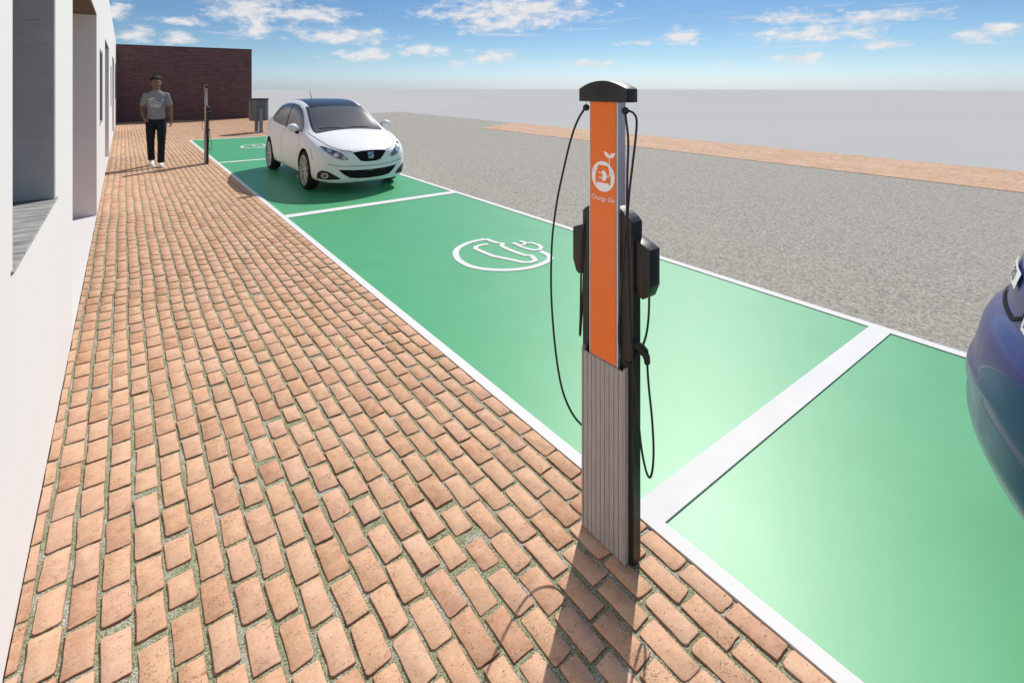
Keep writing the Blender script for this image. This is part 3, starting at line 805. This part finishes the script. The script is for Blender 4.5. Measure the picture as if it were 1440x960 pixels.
# ------------------------------------------------------------------ car bodies
def car_body(st, front, rear, pmat, wheels, wr, name='body', levels=2):
    """loft of half sections, mirrored; st rows: y, hw, zbot, zbelt, ztop, hwtop, zedge.
       front/rear: (depth of plan curvature, exponent, fade length)"""
    L = st[-1][0]
    HWm = max(s[1] for s in st)
    def sect(s):
        y, hw, zb, zl, zt, ht, ze = s
        h = [(0, zb), (hw * .5, zb), (hw * .90, zb + .003), (hw * .985, zb + .075), (hw * 1.0, zb + .45 * (zl - zb)), (hw * .992, zb + .78 * (zl - zb)), (hw * .955, zl),
             (ht + (hw * .955 - ht) * .42 + .012, zl + (ze - zl) * .55), (ht, ze), (ht * .62, zt - (zt - ze) * .28), (0, zt)]
        return [Vector((x, y, z)) for x, z in h]
    def shift(v):
        a = abs(v.x) / HWm
        if v.y < front[2]: v.y += front[0] * a ** front[1] * (1 - v.y / front[2])
        d = L - v.y
        if d < rear[2] and v.y > L / 2: v.y -= rear[0] * a ** rear[1] * (1 - max(0, d) / rear[2])
        return v
    secs = [sect(s) for s in st]
    def cap(sec, out):
        n = len(sec); zc = (sec[0].z + sec[-1].z) / 2
        rings = []
        for f, b_ in ((.86, .6), (.55, .9), (.25, 1.0)):
            rings.append([Vector((v.x * f, v.y + out * b_, zc + (v.z - zc) * (f if f > .5 else f * .9))) for v in sec])
        return rings
    rings = cap(secs[0], -front[3])[::-1] + secs + cap(secs[-1], rear[3])
    bm = bmesh.new(); G = []
    for sec in rings:
        half = [shift(v.copy()) for v in sec]
        row = [bm.verts.new(v) for v in half]
        row += [bm.verts.new((-v.x, v.y, v.z)) for v in half[-2:0:-1]]
        G.append(row)
    n = len(G[0])
    for i in range(len(G) - 1):
        for k in range(n): bm.faces.new((G[i][k], G[i][(k + 1) % n], G[i + 1][(k + 1) % n], G[i + 1][k]))
    for row in (G[0], G[-1]):
        m_ = n // 2
        for k in range(m_):       # bridge the last ring across
            a, b, c, d = row[k], row[k + 1], row[(n - k - 1) % n], row[(n - k) % n]
            q = []
            for v in (a, b, c, d):
                if v not in q: q.append(v)
            if len(q) >= 3: bm.faces.new(q)
    bmesh.ops.recalc_face_normals(bm, faces=bm.faces[:])
    me = bpy.data.meshes.new(name); bm.to_mesh(me); bm.free()
    o = link(name, me, pmat)
    md = o.modifiers.new('s', 'SUBSURF'); md.levels = levels; md.render_levels = levels
    bake(o); shade(o.data, 180)
    bvh = bvh_of(o.data)
    # wheel arches
    cut = MB()
    for (y, z) in wheels:
        for s in (-1, 1): cut.lathe([(0, s * .50), (wr, s * .50), (wr, s * 1.2), (0, s * 1.2)], 48, 'x', (0, y, z))
    co = cut.build('cutter', M['arch'])
    o.data.materials.append(M['arch'])
    md = o.modifiers.new('b', 'BOOLEAN'); md.operation = 'DIFFERENCE'; md.object = co; md.solver = 'EXACT'; md.material_mode = 'TRANSFER'
    bake(o); bpy.data.objects.remove(co)
    for p in o.data.polygons: p.use_smooth = True
    o.data.set_sharp_from_angle(angle=R(48))
    return o, bvh

def seam(pts, wd=.007): return stroke2d(pts, wd, 6)

FX = dict(org=(0, 0, 0), du=(1, 0, 0), dv=(0, 0, 1), dn=(0, 1, 0))          # from the front
SXl = dict(org=(0, 0, 0), du=(0, 1, 0), dv=(0, 0, 1), dn=(1, 0, 0))         # from the car's -x side
SXr = dict(org=(0, 0, 0), du=(0, 1, 0), dv=(0, 0, 1), dn=(-1, 0, 0))
TOP = dict(org=(0, 0, 0), du=(1, 0, 0), dv=(0, 1, 0), dn=(0, 0, -1))
def mirx(poly): return [(-p[0], p[1]) for p in poly][::-1]

def white_car():
    t = empty('white_hatchback', (2.945, 7.40, 0), 'white hatchback with dark roof parked in a green bay facing the viewer', 'car')
    t.scale = (.905, 1, 1)
    st = [(0.00, .66, .17, .57, .635, .34, .63), (.05, .725, .165, .61, .665, .42, .66), (.18, .785, .16, .665, .71, .50, .70), (.42, .81, .165, .735, .785, .555, .77),
          (.74, .815, .17, .80, .860, .60, .84), (.92, .815, .17, .825, .895, .62, .872), (1.08, .815, .17, .835, .99, .615, .955), (1.34, .815, .17, .845, 1.14, .60, 1.105),
          (1.62, .815, .17, .855, 1.275, .59, 1.245), (1.95, .815, .17, .862, 1.345, .585, 1.318), (2.4, .815, .17, .878, 1.366, .58, 1.338), (2.85, .815, .17, .892, 1.352, .57, 1.318),
          (3.2, .81, .175, .905, 1.305, .55, 1.262), (3.46, .80, .19, .915, 1.225, .53, 1.165), (3.64, .78, .21, .91, 1.06, .52, 1.01), (3.76, .76, .24, .86, .93, .52, .90), (3.82, .71, .27, .80, .84, .48, .82)]
    fy, ry, wz, wr = .83, 3.20, .297, .325
    body, bvh = car_body(st, (.27, 2.3, .9, .035), (.16, 2.4, .8, .03), M['white_paint'], [(fy, wz + .012), (ry, wz + .012)], wr)
    body.parent = t
    for y in (fy, ry):
        for s in (-1, 1): wheel(t, s * .715, y, wz, s, .297, .20)
    K = dict(off=.003, maxlen=.05)
    # glass
    ws = [(-.585, .915), (-.30, .895), (0, .888), (.30, .895), (.585, .915)]
    ws = [(-.60, .862), (-.3, .893), (0, .903), (.3, .893), (.60, .862), (.59, .95), (.55, 1.10), (.505, 1.235), (.24, 1.262), (0, 1.27), (-.24, 1.262), (-.505, 1.235), (-.55, 1.10), (-.59, .95)]
    drape('windscreen', M['carglass'], t, bvh, [ws], **FX, **K)
    # black surround strips along the pillars
    for s in (-1, 1):
        sp = [(s * .606, .865), (s * .597, .95), (s * .558, 1.10), (s * .513, 1.24)]
        drape('pillar_trim', M['carblack'], t, bvh, [stroke2d(sp, .022, 5)], off=.0045, maxlen=.05, **FX)
    drape('wiper_cowl', M['carblack'], t, bvh, [stroke2d([(-.60, .858), (-.3, .887), (0, .898), (.3, .887), (.60, .858)], .014, 5)], off=.0045, maxlen=.05, **FX)
    rf = [(-.475, 1.55), (-.25, 1.575), (0, 1.585), (.25, 1.575), (.475, 1.55), (.47, 1.9), (.465, 2.4), (.455, 2.9), (.42, 3.2), (0, 3.25), (-.42, 3.2), (-.455, 2.9), (-.465, 2.4), (-.47, 1.9)]
    drape('roof_panel', M['roofdark'], t, bvh, [rf], **TOP, off=.0035, maxlen=.06)
    rw = [(-.50, .98), (.50, .98), (.47, 1.14), (.40, 1.19), (-.40, 1.19), (-.47, 1.14)]
    drape('rear_window', M['carglass'], t, bvh, [rw], org=(0, 0, 0), du=(1, 0, 0), dv=(0, 0, 1), dn=(0, -1, 0), off=.003, maxlen=.05, back=6.0)
    sw = [(1.10, .862), (1.22, .955), (1.42, 1.085), (1.62, 1.19), (1.85, 1.255), (2.15, 1.28), (2.55, 1.27), (2.9, 1.225), (3.1, 1.15), (3.24, 1.03), (3.18, .965), (3.0, .93), (2.4, .90), (1.7, .872)]
    bp = [(2.02, .87), (2.10, 1.05), (2.15, 1.27)]
    for dn in (SXl, SXr):
        sg = drape('side_window', M['carglass'], t, bvh, [sw], **dn, **K)
        drape('window_pillar', M['seam'], sg, bvh, [stroke2d(bp, .03, 5)], off=.0055, maxlen=.05, **dn)
        for pts in ([(1.10, .80), (1.13, .70), (1.15, .50), (1.17, .30), (1.20, .22), (1.5, .212), (2.1, .215), (2.16, .26), (2.19, .40), (2.22, .62), (2.17, .80), (2.05, .872)],
                    [(2.20, .215), (2.6, .215), (2.78, .23), (2.92, .40), (3.05, .62), (3.13, .74), (3.22, .86), (3.24, .95)], [(.42, .50), (.50, .60), (.53, .66)]):
            drape('panel_seam', M['seam'], t, bvh, [seam(pts, .008)], off=.002, maxlen=.05, **dn)
        drape('side_sill', M['carblack'], t, bvh, [[(1.19, .17), (2.85, .17), (2.85, .20), (1.19, .20)]], off=.003, maxlen=.06, **dn)
        drape('door_handle', M['white_paint'], t, bvh, [[(1.98, .79), (2.14, .795), (2.14, .815), (1.98, .812)]], off=.018, maxlen=.03, **dn)
        drape('side_indicator', M['lampamber'], t, bvh, [[(1.02, .655), (1.06, .656), (1.06, .675), (1.02, .674)]], off=.006, maxlen=.03, **dn)
    # headlamps, draped from the front quarter
    hl = [(.345, .512), (.43, .508), (.51, .53), (.585, .572), (.645, .635), (.690, .700), (.645, .697), (.565, .668), (.46, .618), (.395, .568)]
    for s in (-1, 1):
        poly = hl if s == 1 else mirx(hl)
        dn = Vector((-s * .5, 1, 0))
        # polygon is in (x,z) of the front view: slide it back along the slanted ray so that it keeps that place
        o = drape('headlight', M['headlamp'], t, bvh, [poly], org=(0, 0, 0), du=(1, 0, 0), dv=(0, 0, 1), dn=(0, 1, 0), off=.004, maxlen=.03)
        for (cx_, cz_, r_) in ((.525, .588, .032), (.595, .640, .030)):
            ci = [(s * cx_ + r_ * math.cos(k * math.pi / 8), cz_ + r_ * .9 * math.sin(k * math.pi / 8)) for k in range(16)]
            drape('lamp_unit', M['chrome'], o, bvh, [ci], off=.007, maxlen=.03, **FX)
    gr = [(-.285, .612), (-.22, .54), (-.165, .487), (-.09, .474), (0, .472), (.09, .474), (.165, .487), (.22, .54), (.285, .612), (.14, .628), (0, .632), (-.14, .628)]
    g = drape('grille', M['intake'], t, bvh, [gr], off=.003, maxlen=.04, **FX)
    for k in range(7):
        z = .495 + k * .017; hw = .15 + (z - .487) * .85
        drape('grille_bar', M['carblack'], g, bvh, [[(-hw, z), (hw, z), (hw, z + .005), (-hw, z + .005)]], off=.007, maxlen=.06, **FX)
    # square chrome emblem: two stepped bars and a foot
    em = []
    for (x0, x1, z0, z1) in ((-.048, .048, .588, .604), (-.048, -.022, .566, .588), (-.048, .048, .562, .576), (.022, .048, .545, .562), (-.048, .048, .534, .547), (-.04, .04, .514, .524)):
        em.append([(x0, z0), (x1, z0), (x1, z1), (x0, z1)])
    drape('emblem', M['chrome'], t, bvh, em, off=.012, maxlen=.05, **FX)
    ik = [(-.50, .372), (-.42, .30), (-.33, .248), (-.2, .232), (0, .228), (.2, .232), (.33, .248), (.42, .30), (.50, .372), (.25, .356), (0, .352), (-.25, .356)]
    it = drape('lower_intake', M['intake'], t, bvh, [ik], off=.003, maxlen=.05, **FX)
    for z in (.262, .285, .308, .331):
        hw = .30 + (z - .25) * 1.3
        drape('intake_bar', M['carblack'], it, bvh, [[(-hw, z), (hw, z), (hw, z + .006), (-hw, z + .006)]], off=.006, maxlen=.06, **FX)
    fg = [(.455, .232), (.60, .228), (.745, .232), (.752, .30), (.735, .345), (.70, .362), (.635, .348), (.54, .292)]
    for s in (-1, 1):
        o = drape('fog_light_housing', M['carblack'], t, bvh, [fg if s == 1 else mirx(fg)], off=.003, maxlen=.03, **FX)
        cxx, czz = s * .668, .288
        ringp = [(cxx + .036 * math.cos(k * math.pi / 10), czz + .034 * math.sin(k * math.pi / 10)) for k in range(21)]
        drape('fog_light', M['chrome'], o, bvh, [stroke2d(ringp, .009, smooth=False)], off=.009, maxlen=.03, **FX)
        ins = [(cxx + .03 * math.cos(k * math.pi / 8), czz + .028 * math.sin(k * math.pi / 8)) for k in range(16)]
        drape('fog_lens', M['frame'], o, bvh, [ins], off=.006, maxlen=.03, **FX)
    drape('panel_seam', M['seam'], t, bvh, [stroke2d([(-.64, .452), (-.45, .425), (-.2, .413), (0, .41), (.2, .413), (.45, .425), (.64, .452)], .007, 5)], off=.002, maxlen=.05, **FX)
    # bonnet shut lines from above
    for s in (-1, 1):
        bl = [(s * .30, .03), (s * .42, .10), (s * .52, .22), (s * .60, .40), (s * .655, .62), (s * .69, .82), (s * .70, .95)]
        drape('panel_seam', M['seam'], t, bvh, [stroke2d(bl, .009, 5)], off=.002, maxlen=.05, **TOP)
    # mirrors
    for s in (-1, 1):
        mb = MB()
        b = bmesh.new(); bmesh.ops.create_uvsphere(b, u_segments=24, v_segments=14, radius=1)
        for v in b.verts:
            x, y, z = v.co
            v.co = Vector((x * .105, (y * .062 if y < 0 else y * .030), z * .066 * (1 - .12 * x * s) - .018 * max(0, -x * s)))
        mb.merge(b, Matrix.Translation((s * .865, 1.27, .925)) @ Matrix.Rotation(R(-8 * s), 4, 'Z'))
        mir = mb.build('door_mirror', M['white_paint'], t, 180)
        MB().tube([(s * .765, 1.28, .842), (s * .80, 1.275, .852), (s * .835, 1.272, .880)], [(.030, .022), (.026, .02), (.026, .03)], 10).build('mirror_arm', M['carblack'], mir, 180)
        MB().ball((s * .865, 1.295, .925), (.09, .008, .052)).build('mirror_glass', M['chrome'], mir, 180)
    # aerial, wipers
    MB().tube([(.0, 2.95, 1.335), (0, 3.0, 1.355), (0, 3.14, 1.52)], [.016, .010, .0028], 8).build('aerial', M['carblack'], t, 180)
    for (x0, x1) in ((-.08, -.50), (.38, -.02)):
        vs = stroke2d([(x0, .905), ((x0 + x1) / 2, .918), (x1, .912)], .012, 5)
        drape('wiper', M['carblack'], t, bvh, [vs], off=.012, maxlen=.05, **FX)
    # tail
    RY = dict(org=(0, 0, 0), du=(1, 0, 0), dv=(0, 0, 1), dn=(0, -1, 0), back=6.0)
    for s in (-1, 1):
        p = [(s * .50, .70), (s * .70, .70), (s * .72, .86), (s * .56, .84)]
        drape('tail_light', M['lampred'], t, bvh, [p], off=.004, maxlen=.04, **RY)
    drape('rear_bumper_insert', M['carblack'], t, bvh, [[(-.5, .30), (.5, .30), (.5, .42), (-.5, .42)]], off=.004, maxlen=.05, **RY)
    return t
white_car()

def blue_car():
    """only its tail reaches into the picture; its tail end points towards +y"""
    t = empty('blue_car', (2.80, .60, 0), 'dark blue car at the right edge with lettered badge and tail lamp', 'car')
    # local: y=0 front ... y=4 rear; rear sits at the empty
    st = [(0.0, .70, .20, .60, .70, .36, .69), (.06, .78, .19, .66, .76, .45, .75), (.3, .83, .18, .74, .84, .55, .83), (.75, .85, .18, .84, .96, .62, .94), (1.0, .85, .18, .88, 1.05, .64, 1.0),
          (1.35, .85, .18, .90, 1.27, .61, 1.2), (1.7, .85, .18, .91, 1.43, .59, 1.36), (2.2, .85, .18, .92, 1.50, .58, 1.43), (2.8, .85, .18, .93, 1.50, .575, 1.43), (3.2, .845, .18, .94, 1.48, .57, 1.41),
          (3.45, .84, .18, .945, 1.45, .57, 1.39), (3.62, .84, .18, .945, 1.39, .575, 1.33), (3.72, .84, .18, .945, 1.28, .59, 1.23), (3.79, .835, .185, .94, 1.14, .61, 1.10), (3.84, .83, .20, .92, 1.01, .62, .985),
          (3.878, .825, .235, .87, .915, .63, .90), (3.887, .82, .25, .83, .86, .63, .85), (3.897, .82, .265, .785, .808, .63, .80), (3.955, .81, .29, .74, .757, .62, .752), (3.975, .80, .31, .68, .70, .60, .695), (3.99, .77, .345, .575, .60, .55, .595)]
    body, bvh = car_body(st, (.27, 2.3, .9, .035), (.33, 2.0, 1.1, .012), M['blue_paint'], [(.80, .32), (3.25, .32)], .345)
    body.parent = t; body.location = (0, -4.06, 0)
    def dr(name, m, polys, par=None, **kw):
        o = drape(name, m, par or t, bvh, polys, **kw)
        if par is None: o.location = (0, -4.06, 0)
        return o
    RY = dict(org=(0, 0, 0), du=(1, 0, 0), dv=(0, 0, 1), dn=(0, -1, 0), back=6.0)
    # tailgate outline, lamps, badge
    tg = [(-.50, 1.10), (-.52, .95), (-.50, .855), (-.42, .815), (0, .805), (.42, .815), (.50, .855), (.52, .95), (.50, 1.10)]
    dr('tailgate_seam', M['seam'], [stroke2d(tg, .014, smooth=False)], off=.003, maxlen=.04, **RY)
    tl = [(-.525, .83), (-.76, .80), (-.80, .86), (-.77, 1.0), (-.60, 1.02), (-.545, .93)]
    for s in (1, -1):
        q = tl if s == 1 else mirx(tl)
        o = dr('tail_light', M['lampwhite'], [q], off=.006, maxlen=.04, **RY)
        am = [(-.60, .85), (-.70, .845), (-.71, .93), (-.62, .94)]
        dr('indicator', M['lampamber'], [am if s == 1 else mirx(am)], o, off=.009, maxlen=.04, **RY)
        dr('lamp_rim', M['trimlight'], [stroke2d(q + [q[0]], .014, smooth=False)], o, off=.0085, maxlen=.04, **RY)
    rw = [(-.50, 1.13), (.50, 1.13), (.47, 1.33), (.40, 1.37), (-.40, 1.37), (-.47, 1.33)]
    dr('rear_window', M['carglass'], [rw], off=.003, maxlen=.05, **RY)
    bd = dr('badge', M['trimlight'], [[(-.36, .898), (-.10, .898), (-.10, .955), (-.36, .955)]], off=.008, maxlen=.02, **RY)
    cu = bpy.data.curves.new('badge_lettering', 'FONT'); cu.body = '280'; cu.size = .055; cu.align_x = 'CENTER'; cu.resolution_u = 4
    ot = bpy.data.objects.new('badge_lettering', cu); COL.objects.link(ot); me = evaluated(ot); bpy.data.objects.remove(ot)
    vs = [(v.co.x * 1.6 * -1 - .23, v.co.y + .907) for v in me.vertices]; fs = [tuple(p.vertices) for p in me.polygons]
    dr('badge_lettering', M['seam'], [(vs, fs)], bd, off=.0095, maxlen=.02, **RY)
    sw = [(1.30, .96), (1.55, 1.14), (1.8, 1.28), (2.2, 1.37), (2.8, 1.37), (3.2, 1.31), (3.45, 1.12), (3.4, .99), (2.4, .96)]
    ws = [(-.60, .985), (0, 1.05), (.60, .985), (.57, 1.2), (.53, 1.35), (0, 1.41), (-.53, 1.35), (-.57, 1.2)]
    dr('windscreen', M['carglass'], [ws], off=.003, maxlen=.05, **FX)
    for d in (SXl, SXr):
        dr('side_window', M['carglass'], [sw], off=.003, maxlen=.05, **d)
        dr('panel_seam', M['seam'], [stroke2d([(1.2, .9), (1.2, .25), (2.2, .24), (2.25, .95)], .008, smooth=False)], off=.002, maxlen=.05, **d)
    for y in (.80, 3.25):
        for s in (-1, 1): wheel(t, s * .745, y - 4.06, .31, s, .31, .205)
    return t
blue_car()

# ------------------------------------------------------------------ walking man
def remeshed(mb, name, m, parent, voxel=.008, smooth=4):
    bmesh.ops.recalc_face_normals(mb.bm, faces=mb.bm.faces[:])
    me = bpy.data.meshes.new(name); mb.bm.to_mesh(me); mb.bm.free()
    o = link(name, me, m, parent)
    r = o.modifiers.new('r', 'REMESH'); r.mode = 'VOXEL'; r.voxel_size = voxel
    if smooth:
        s = o.modifiers.new('s', 'SMOOTH'); s.iterations = smooth; s.factor = .5
    bake(o); shade(o.data, 180)
    if len(o.data.materials) == 0: o.data.materials.append(m)
    return o

def man():
    t = empty('person', (.52, 12.36, 0), 'walking man in a grey printed t-shirt, black trousers and white trainers on the brick path', 'person')
    # facing -y; his right hand is at -x
    def HB(mb, c, r, u=20, v=12):      # head pieces share one scale
        rr = r if isinstance(r, tuple) else (r, r, r)
        return mb.ball(hp(c), tuple(q * 1.13 for q in rr), u, v)
    def hp(p): return (p[0] * 1.13, p[1] * 1.13 - .004, 1.795 - (1.79 - p[2]) * 1.13)
    def HT(mb, pts, r, seg=10): return mb.tube([hp(p) for p in pts], [q * 1.13 for q in r], seg)
    body = MB()
    body.tube([(0, .01, .98), (0, .005, 1.12), (0, .0, 1.30), (0, .005, 1.42), (0, .012, 1.47)], [(.09, .14), (.085, .13), (.10, .155), (.07, .14), (.05, .07)], 20)
    body.tube([(0, .012, 1.44), (0, .008, 1.50), (0, .0, 1.57)], [.072, .064, .060], 18)
    # head: skull, jaw, nose, ears, brow
    HB(body, (0, .012, 1.675), (.074, .093, .098), 28, 20)
    HB(body, (0, -.022, 1.618), (.056, .060, .062), 24, 16)
    HB(body, (0, -.062, 1.578), (.024, .020, .018))
    HT(body, [(0, -.080, 1.672), (0, -.090, 1.648), (0, -.101, 1.628), (0, -.092, 1.619)], [.009, .011, .015, .013], 10)
    HB(body, (0, -.074, 1.690), (.050, .016, .010))
    for s in (-1, 1):
        HB(body, (s * .075, .015, 1.652), (.010, .020, .032), 12, 10)
        HB(body, (s * .042, -.055, 1.635), (.020, .020, .016), 12, 10)
        HB(body, (s * .013, -.090, 1.620), (.009, .009, .008), 10, 8)
    # arms: his right bent forward, his left hanging
    def arm(sh, el_, wr_, hand_dir, palm_n, s, curl):
        body.tube([sh, [(a + b) / 2 for a, b in zip(sh, el_)], el_, [(a * .6 + b * .4) for a, b in zip(el_, wr_)], wr_], [.052, .047, .041, .038, .027], 16)
        w_ = Vector(wr_); d = Vector(hand_dir).normalized(); n = Vector(palm_n).normalized(); sd_ = d.cross(n).normalized()
        body.tube([w_ - d * .01, w_ + d * .03, w_ + d * .085], [(.017, .027), (.018, .038), (.014, .040)], 12, up=n)
        # fingers
        for i, ln in enumerate((.072, .080, .075, .060)):
            b0 = w_ + d * .078 + sd_ * ((i - 1.5) * .0195)
            p1 = b0 + (d * math.cos(curl * .4) + n * math.sin(curl * .4)) * ln * .42
            p2 = p1 + (d * math.cos(curl) + n * math.sin(curl)) * ln * .34
            p3 = p2 + (d * math.cos(curl * 1.6) + n * math.sin(curl * 1.6)) * ln * .28
            body.tube([b0 - d * .02, b0, p1, p2, p3], [.0095, .0095, .009, .0082, .0065], 8)
        tb = w_ + d * .028 + sd_ * (-.030 * s)
        q = (d * .75 - sd_ * s * .55 + n * .45).normalized()
        body.tube([tb - q * .015, tb + q * .03, tb + q * .055 + n * .006], [.013, .0105, .008], 8)
    arm((-.168, .01, 1.43), (-.230, .075, 1.165), (-.205, -.11, .985), (.30, -.75, -.55), (.75, .25, .2), 1, .75)
    arm((.168, .01, 1.43), (.226, .07, 1.155), (.243, .045, .905), (.05, -.12, -1.0), (-1, -.15, 0), -1, .75)
    # ankles
    body.tube([(-.082, .165, .22), (-.080, .195, .10)], [.045, .038], 12)
    body.tube([(.075, -.13, .22), (.075, -.12, .08)], [.045, .038], 12)
    body.tube([(0, 0, 1.0), (-.09, .0, .85), (-.092, .0, .52), (-.080, .19, .12)], [.10, .075, .052, .038], 14)
    body.tube([(0, 0, 1.0), (.09, -.02, .85), (.088, -.13, .50), (.076, -.12, .10)], [.10, .075, .052, .038], 14)
    bo = remeshed(body, 'body', M['skin'], t, .0048, 3)
    # face
    for s in (-1, 1):
        e = HB(MB(), (s * .031, -.071, 1.668), (.0135, .010, .0058), 14, 10).build('eye', M['eyewhite'], t, 180)
        HB(MB(), (s * .031, -.0785, 1.668), (.0062, .004, .0062), 10, 8).build('iris', M['iris'], e, 180)
        HT(MB(), [(s * .014, -.086, 1.686), (s * .032, -.084, 1.691), (s * .052, -.068, 1.684)], [.004, .005, .003], 8).build('eyebrow', M['hair'], t, 180)
    HT(MB(), [(-.024, -.076, 1.598), (-.010, -.083, 1.600), (.0, -.084, 1.599), (.010, -.083, 1.600), (.024, -.076, 1.598)], [.003, .0075, .0075, .0075, .003], 10).build('mouth', M['lips'], t, 180)
    # short hair
    hb = MB(); HB(hb, (0, .026, 1.706), (.077, .088, .080), 28, 18)
    HB(hb, (0, -.034, 1.744), (.058, .042, .026), 20, 12); HB(hb, (.062, .01, 1.685), (.016, .045, .045), 14, 10); HB(hb, (-.062, .01, 1.685), (.016, .045, .045), 14, 10); HB(hb, (0, .06, 1.66), (.070, .055, .07), 20, 12)
    for k in range(90):
        a, b_ = random.uniform(0, 6.28), random.uniform(.15, 1.4)
        HB(hb, (.078 * math.cos(a) * math.cos(b_), .020 + .092 * math.sin(a) * math.cos(b_), 1.706 + .082 * math.sin(b_)), random.uniform(.008, .014), 8, 6)
    ho = remeshed(hb, 'hair', M['hair'], t, .007, 2)
    for v in ho.data.vertices:      # keep the hairline above the brow
        if v.co.z < 1.715 and v.co.y < -.03: v.co.y = max(v.co.y, -.03); v.co.z = max(v.co.z, 1.705)
    # t-shirt
    sh = MB()
    sh.tube([(0, .005, .925), (0, .005, 1.00), (0, .004, 1.12), (0, .0, 1.27), (0, .003, 1.38), (0, .006, 1.44), (0, .009, 1.475), (0, .012, 1.50)], [(.116, .160), (.112, .155), (.106, .150), (.122, .174), (.114, .180), (.095, .150), (.078, .102), (.066, .074)], 28)
    for s, el_ in ((-1, (-.220, .058, 1.20)), (1, (.216, .055, 1.19))):
        p0, p1 = Vector((s * .164, .008, 1.402)), Vector(el_)
        sh.ball(p0, (.058, .062, .058))
        sh.tube([p0, p0.lerp(p1, .35), p0.lerp(p1, .70), p0.lerp(p1, .98)], [.058, .061, .061, .062], 20)
    for k in range(26):            # cloth folds
        a = random.uniform(0, 6.28); z = random.uniform(.95, 1.2)
        x, y = .160 * math.cos(a), .112 * math.sin(a)
        sh.tube([(x, y, z), (x * 1.01 + .03 * math.sin(a), y * 1.01 - .02 * math.cos(a), z + random.uniform(.03, .10))], [.007, .005], 6)
    so = remeshed(sh, 't_shirt', M['shirt'], t, .008, 5)
    sb = bvh_of(so.data)
    def pr(pts, wd=.006, sm=True): return stroke2d(pts, wd, 4, sm)
    pr_l = [pr([(-.125, 1.325), (-.02, 1.352)], .013), pr([(-.125, 1.308), (-.06, 1.322)], .005), pr([(-.10, 1.285), (-.03, 1.30), (.03, 1.285)], .005), pr([(.10, 1.34), (.11, 1.31), (.105, 1.285)], .010), pr([(.085, 1.305), (.10, 1.297)], .008),
            pr([(-.085, 1.19), (-.06, 1.235), (-.02, 1.25), (.0, 1.265), (.04, 1.262), (.075, 1.25), (.085, 1.225), (.06, 1.195), (.0, 1.18), (-.085, 1.187)], .007, False),
            pr([(-.04, 1.215), (.0, 1.228), (.05, 1.222), (.03, 1.205), (-.04, 1.208)], .006, False), pr([(-.09, 1.21), (-.10, 1.245), (-.07, 1.27)], .004), pr([(.03, 1.17), (.07, 1.178)], .007),
            pr([(.09, 1.09), (.115, 1.105)], .008), pr([(.10, 1.06), (.118, 1.04)], .007), pr([(-.11, 1.27), (-.09, 1.24), (-.10, 1.21)], .004)]
    for pk in pr_l: drape('shirt_print', M['print'], so, sb, [pk], org=(0, 0, 0), du=(1, 0, 0), dv=(0, 0, 1), dn=(0, 1, 0), off=.003, maxlen=.02)
    # trousers
    tr = MB()
    tr.tube([(0, .005, .99), (0, .006, .92), (0, .008, .85)], [(.108, .152), (.118, .166), (.118, .168)], 26)
    tr.tube([(-.082, .008, .90), (-.090, -.005, .72), (-.092, .0, .52), (-.088, .10, .30), (-.080, .185, .125)], [(.100, .093), (.088, .083), (.072, .068), (.066, .062), (.064, .062)], 22)
    tr.tube([(.082, .008, .90), (.088, -.06, .72), (.086, -.115, .50), (.080, -.125, .30), (.076, -.118, .085)], [(.100, .093), (.088, .083), (.072, .068), (.066, .062), (.064, .062)], 22)
    for k in range(22):
        s = random.choice((-1, 1)); z = random.uniform(.12, .55)
        yy = (-.005 + (.52 - z) * .33 if z < .52 else -.005) if s < 0 else -.12
        a = random.uniform(0, 6.28)
        tr.tube([(s * .088 + .062 * math.cos(a), yy + .062 * math.sin(a), z), (s * .088 + .06 * math.cos(a + .9), yy + .06 * math.sin(a + .9), z + random.uniform(-.03, .03))], .007, 6)
    remeshed(tr, 'trousers', M['trouser'], t, .009, 4)
    # trainers
    def shoe(x, y, pitch):
        mb = MB()
        mb.tube([(0, .115, .052), (0, .07, .060), (0, .0, .058), (0, -.07, .046), (0, -.125, .036), (0, -.150, .032)], [(.040, .034), (.050, .039), (.048, .041), (.036, .046), (.026, .040), (.014, .022)], 18)
        mb.ball((0, .065, .075), (.040, .052, .045))
        sl = MB(); sl.prism([(.036, .115), (.040, .06), (.036, .0), (.047, -.07), (.040, -.125), (.018, -.160), (-.018, -.160), (-.040, -.125), (-.047, -.07), (-.036, .0), (-.040, .06), (-.036, .115), (-.016, .135), (.016, .135)], 'z', 0, .026, .004)
        M4 = Matrix.Translation((x, y, 0)) @ Matrix.Translation((0, -.08, 0)) @ Matrix.Rotation(R(pitch), 4, 'X') @ Matrix.Translation((0, .08, 0))
        o = remeshed(mb, 'shoe', M['shoe'], t, .006, 3); o.data.transform(M4)
        s_ = sl.build('sole', M['sole'], o); s_.data.transform(M4)
        lc = MB()
        for k in range(4): lc.tube([(-.022, -.03 - k * .020, .086 - k * .008), (.022, -.035 - k * .020, .086 - k * .008)], .004, 6)
        l_ = lc.build('laces', M['eyewhite'], o, 180); l_.data.transform(M4)
    shoe(-.080, .15, 10)
    shoe(.076, -.165, -9)
    t.rotation_euler = (0, 0, R(-3))
man()

# ------------------------------------------------------------------ output
scene.render.engine = 'CYCLES'
scene.render.resolution_x, scene.render.resolution_y = 1024, 682
scene.view_settings.view_transform = 'Standard'; scene.view_settings.look = 'None'
scene.view_settings.exposure = 0; scene.view_settings.gamma = 1
scene.cycles.max_bounces = 8
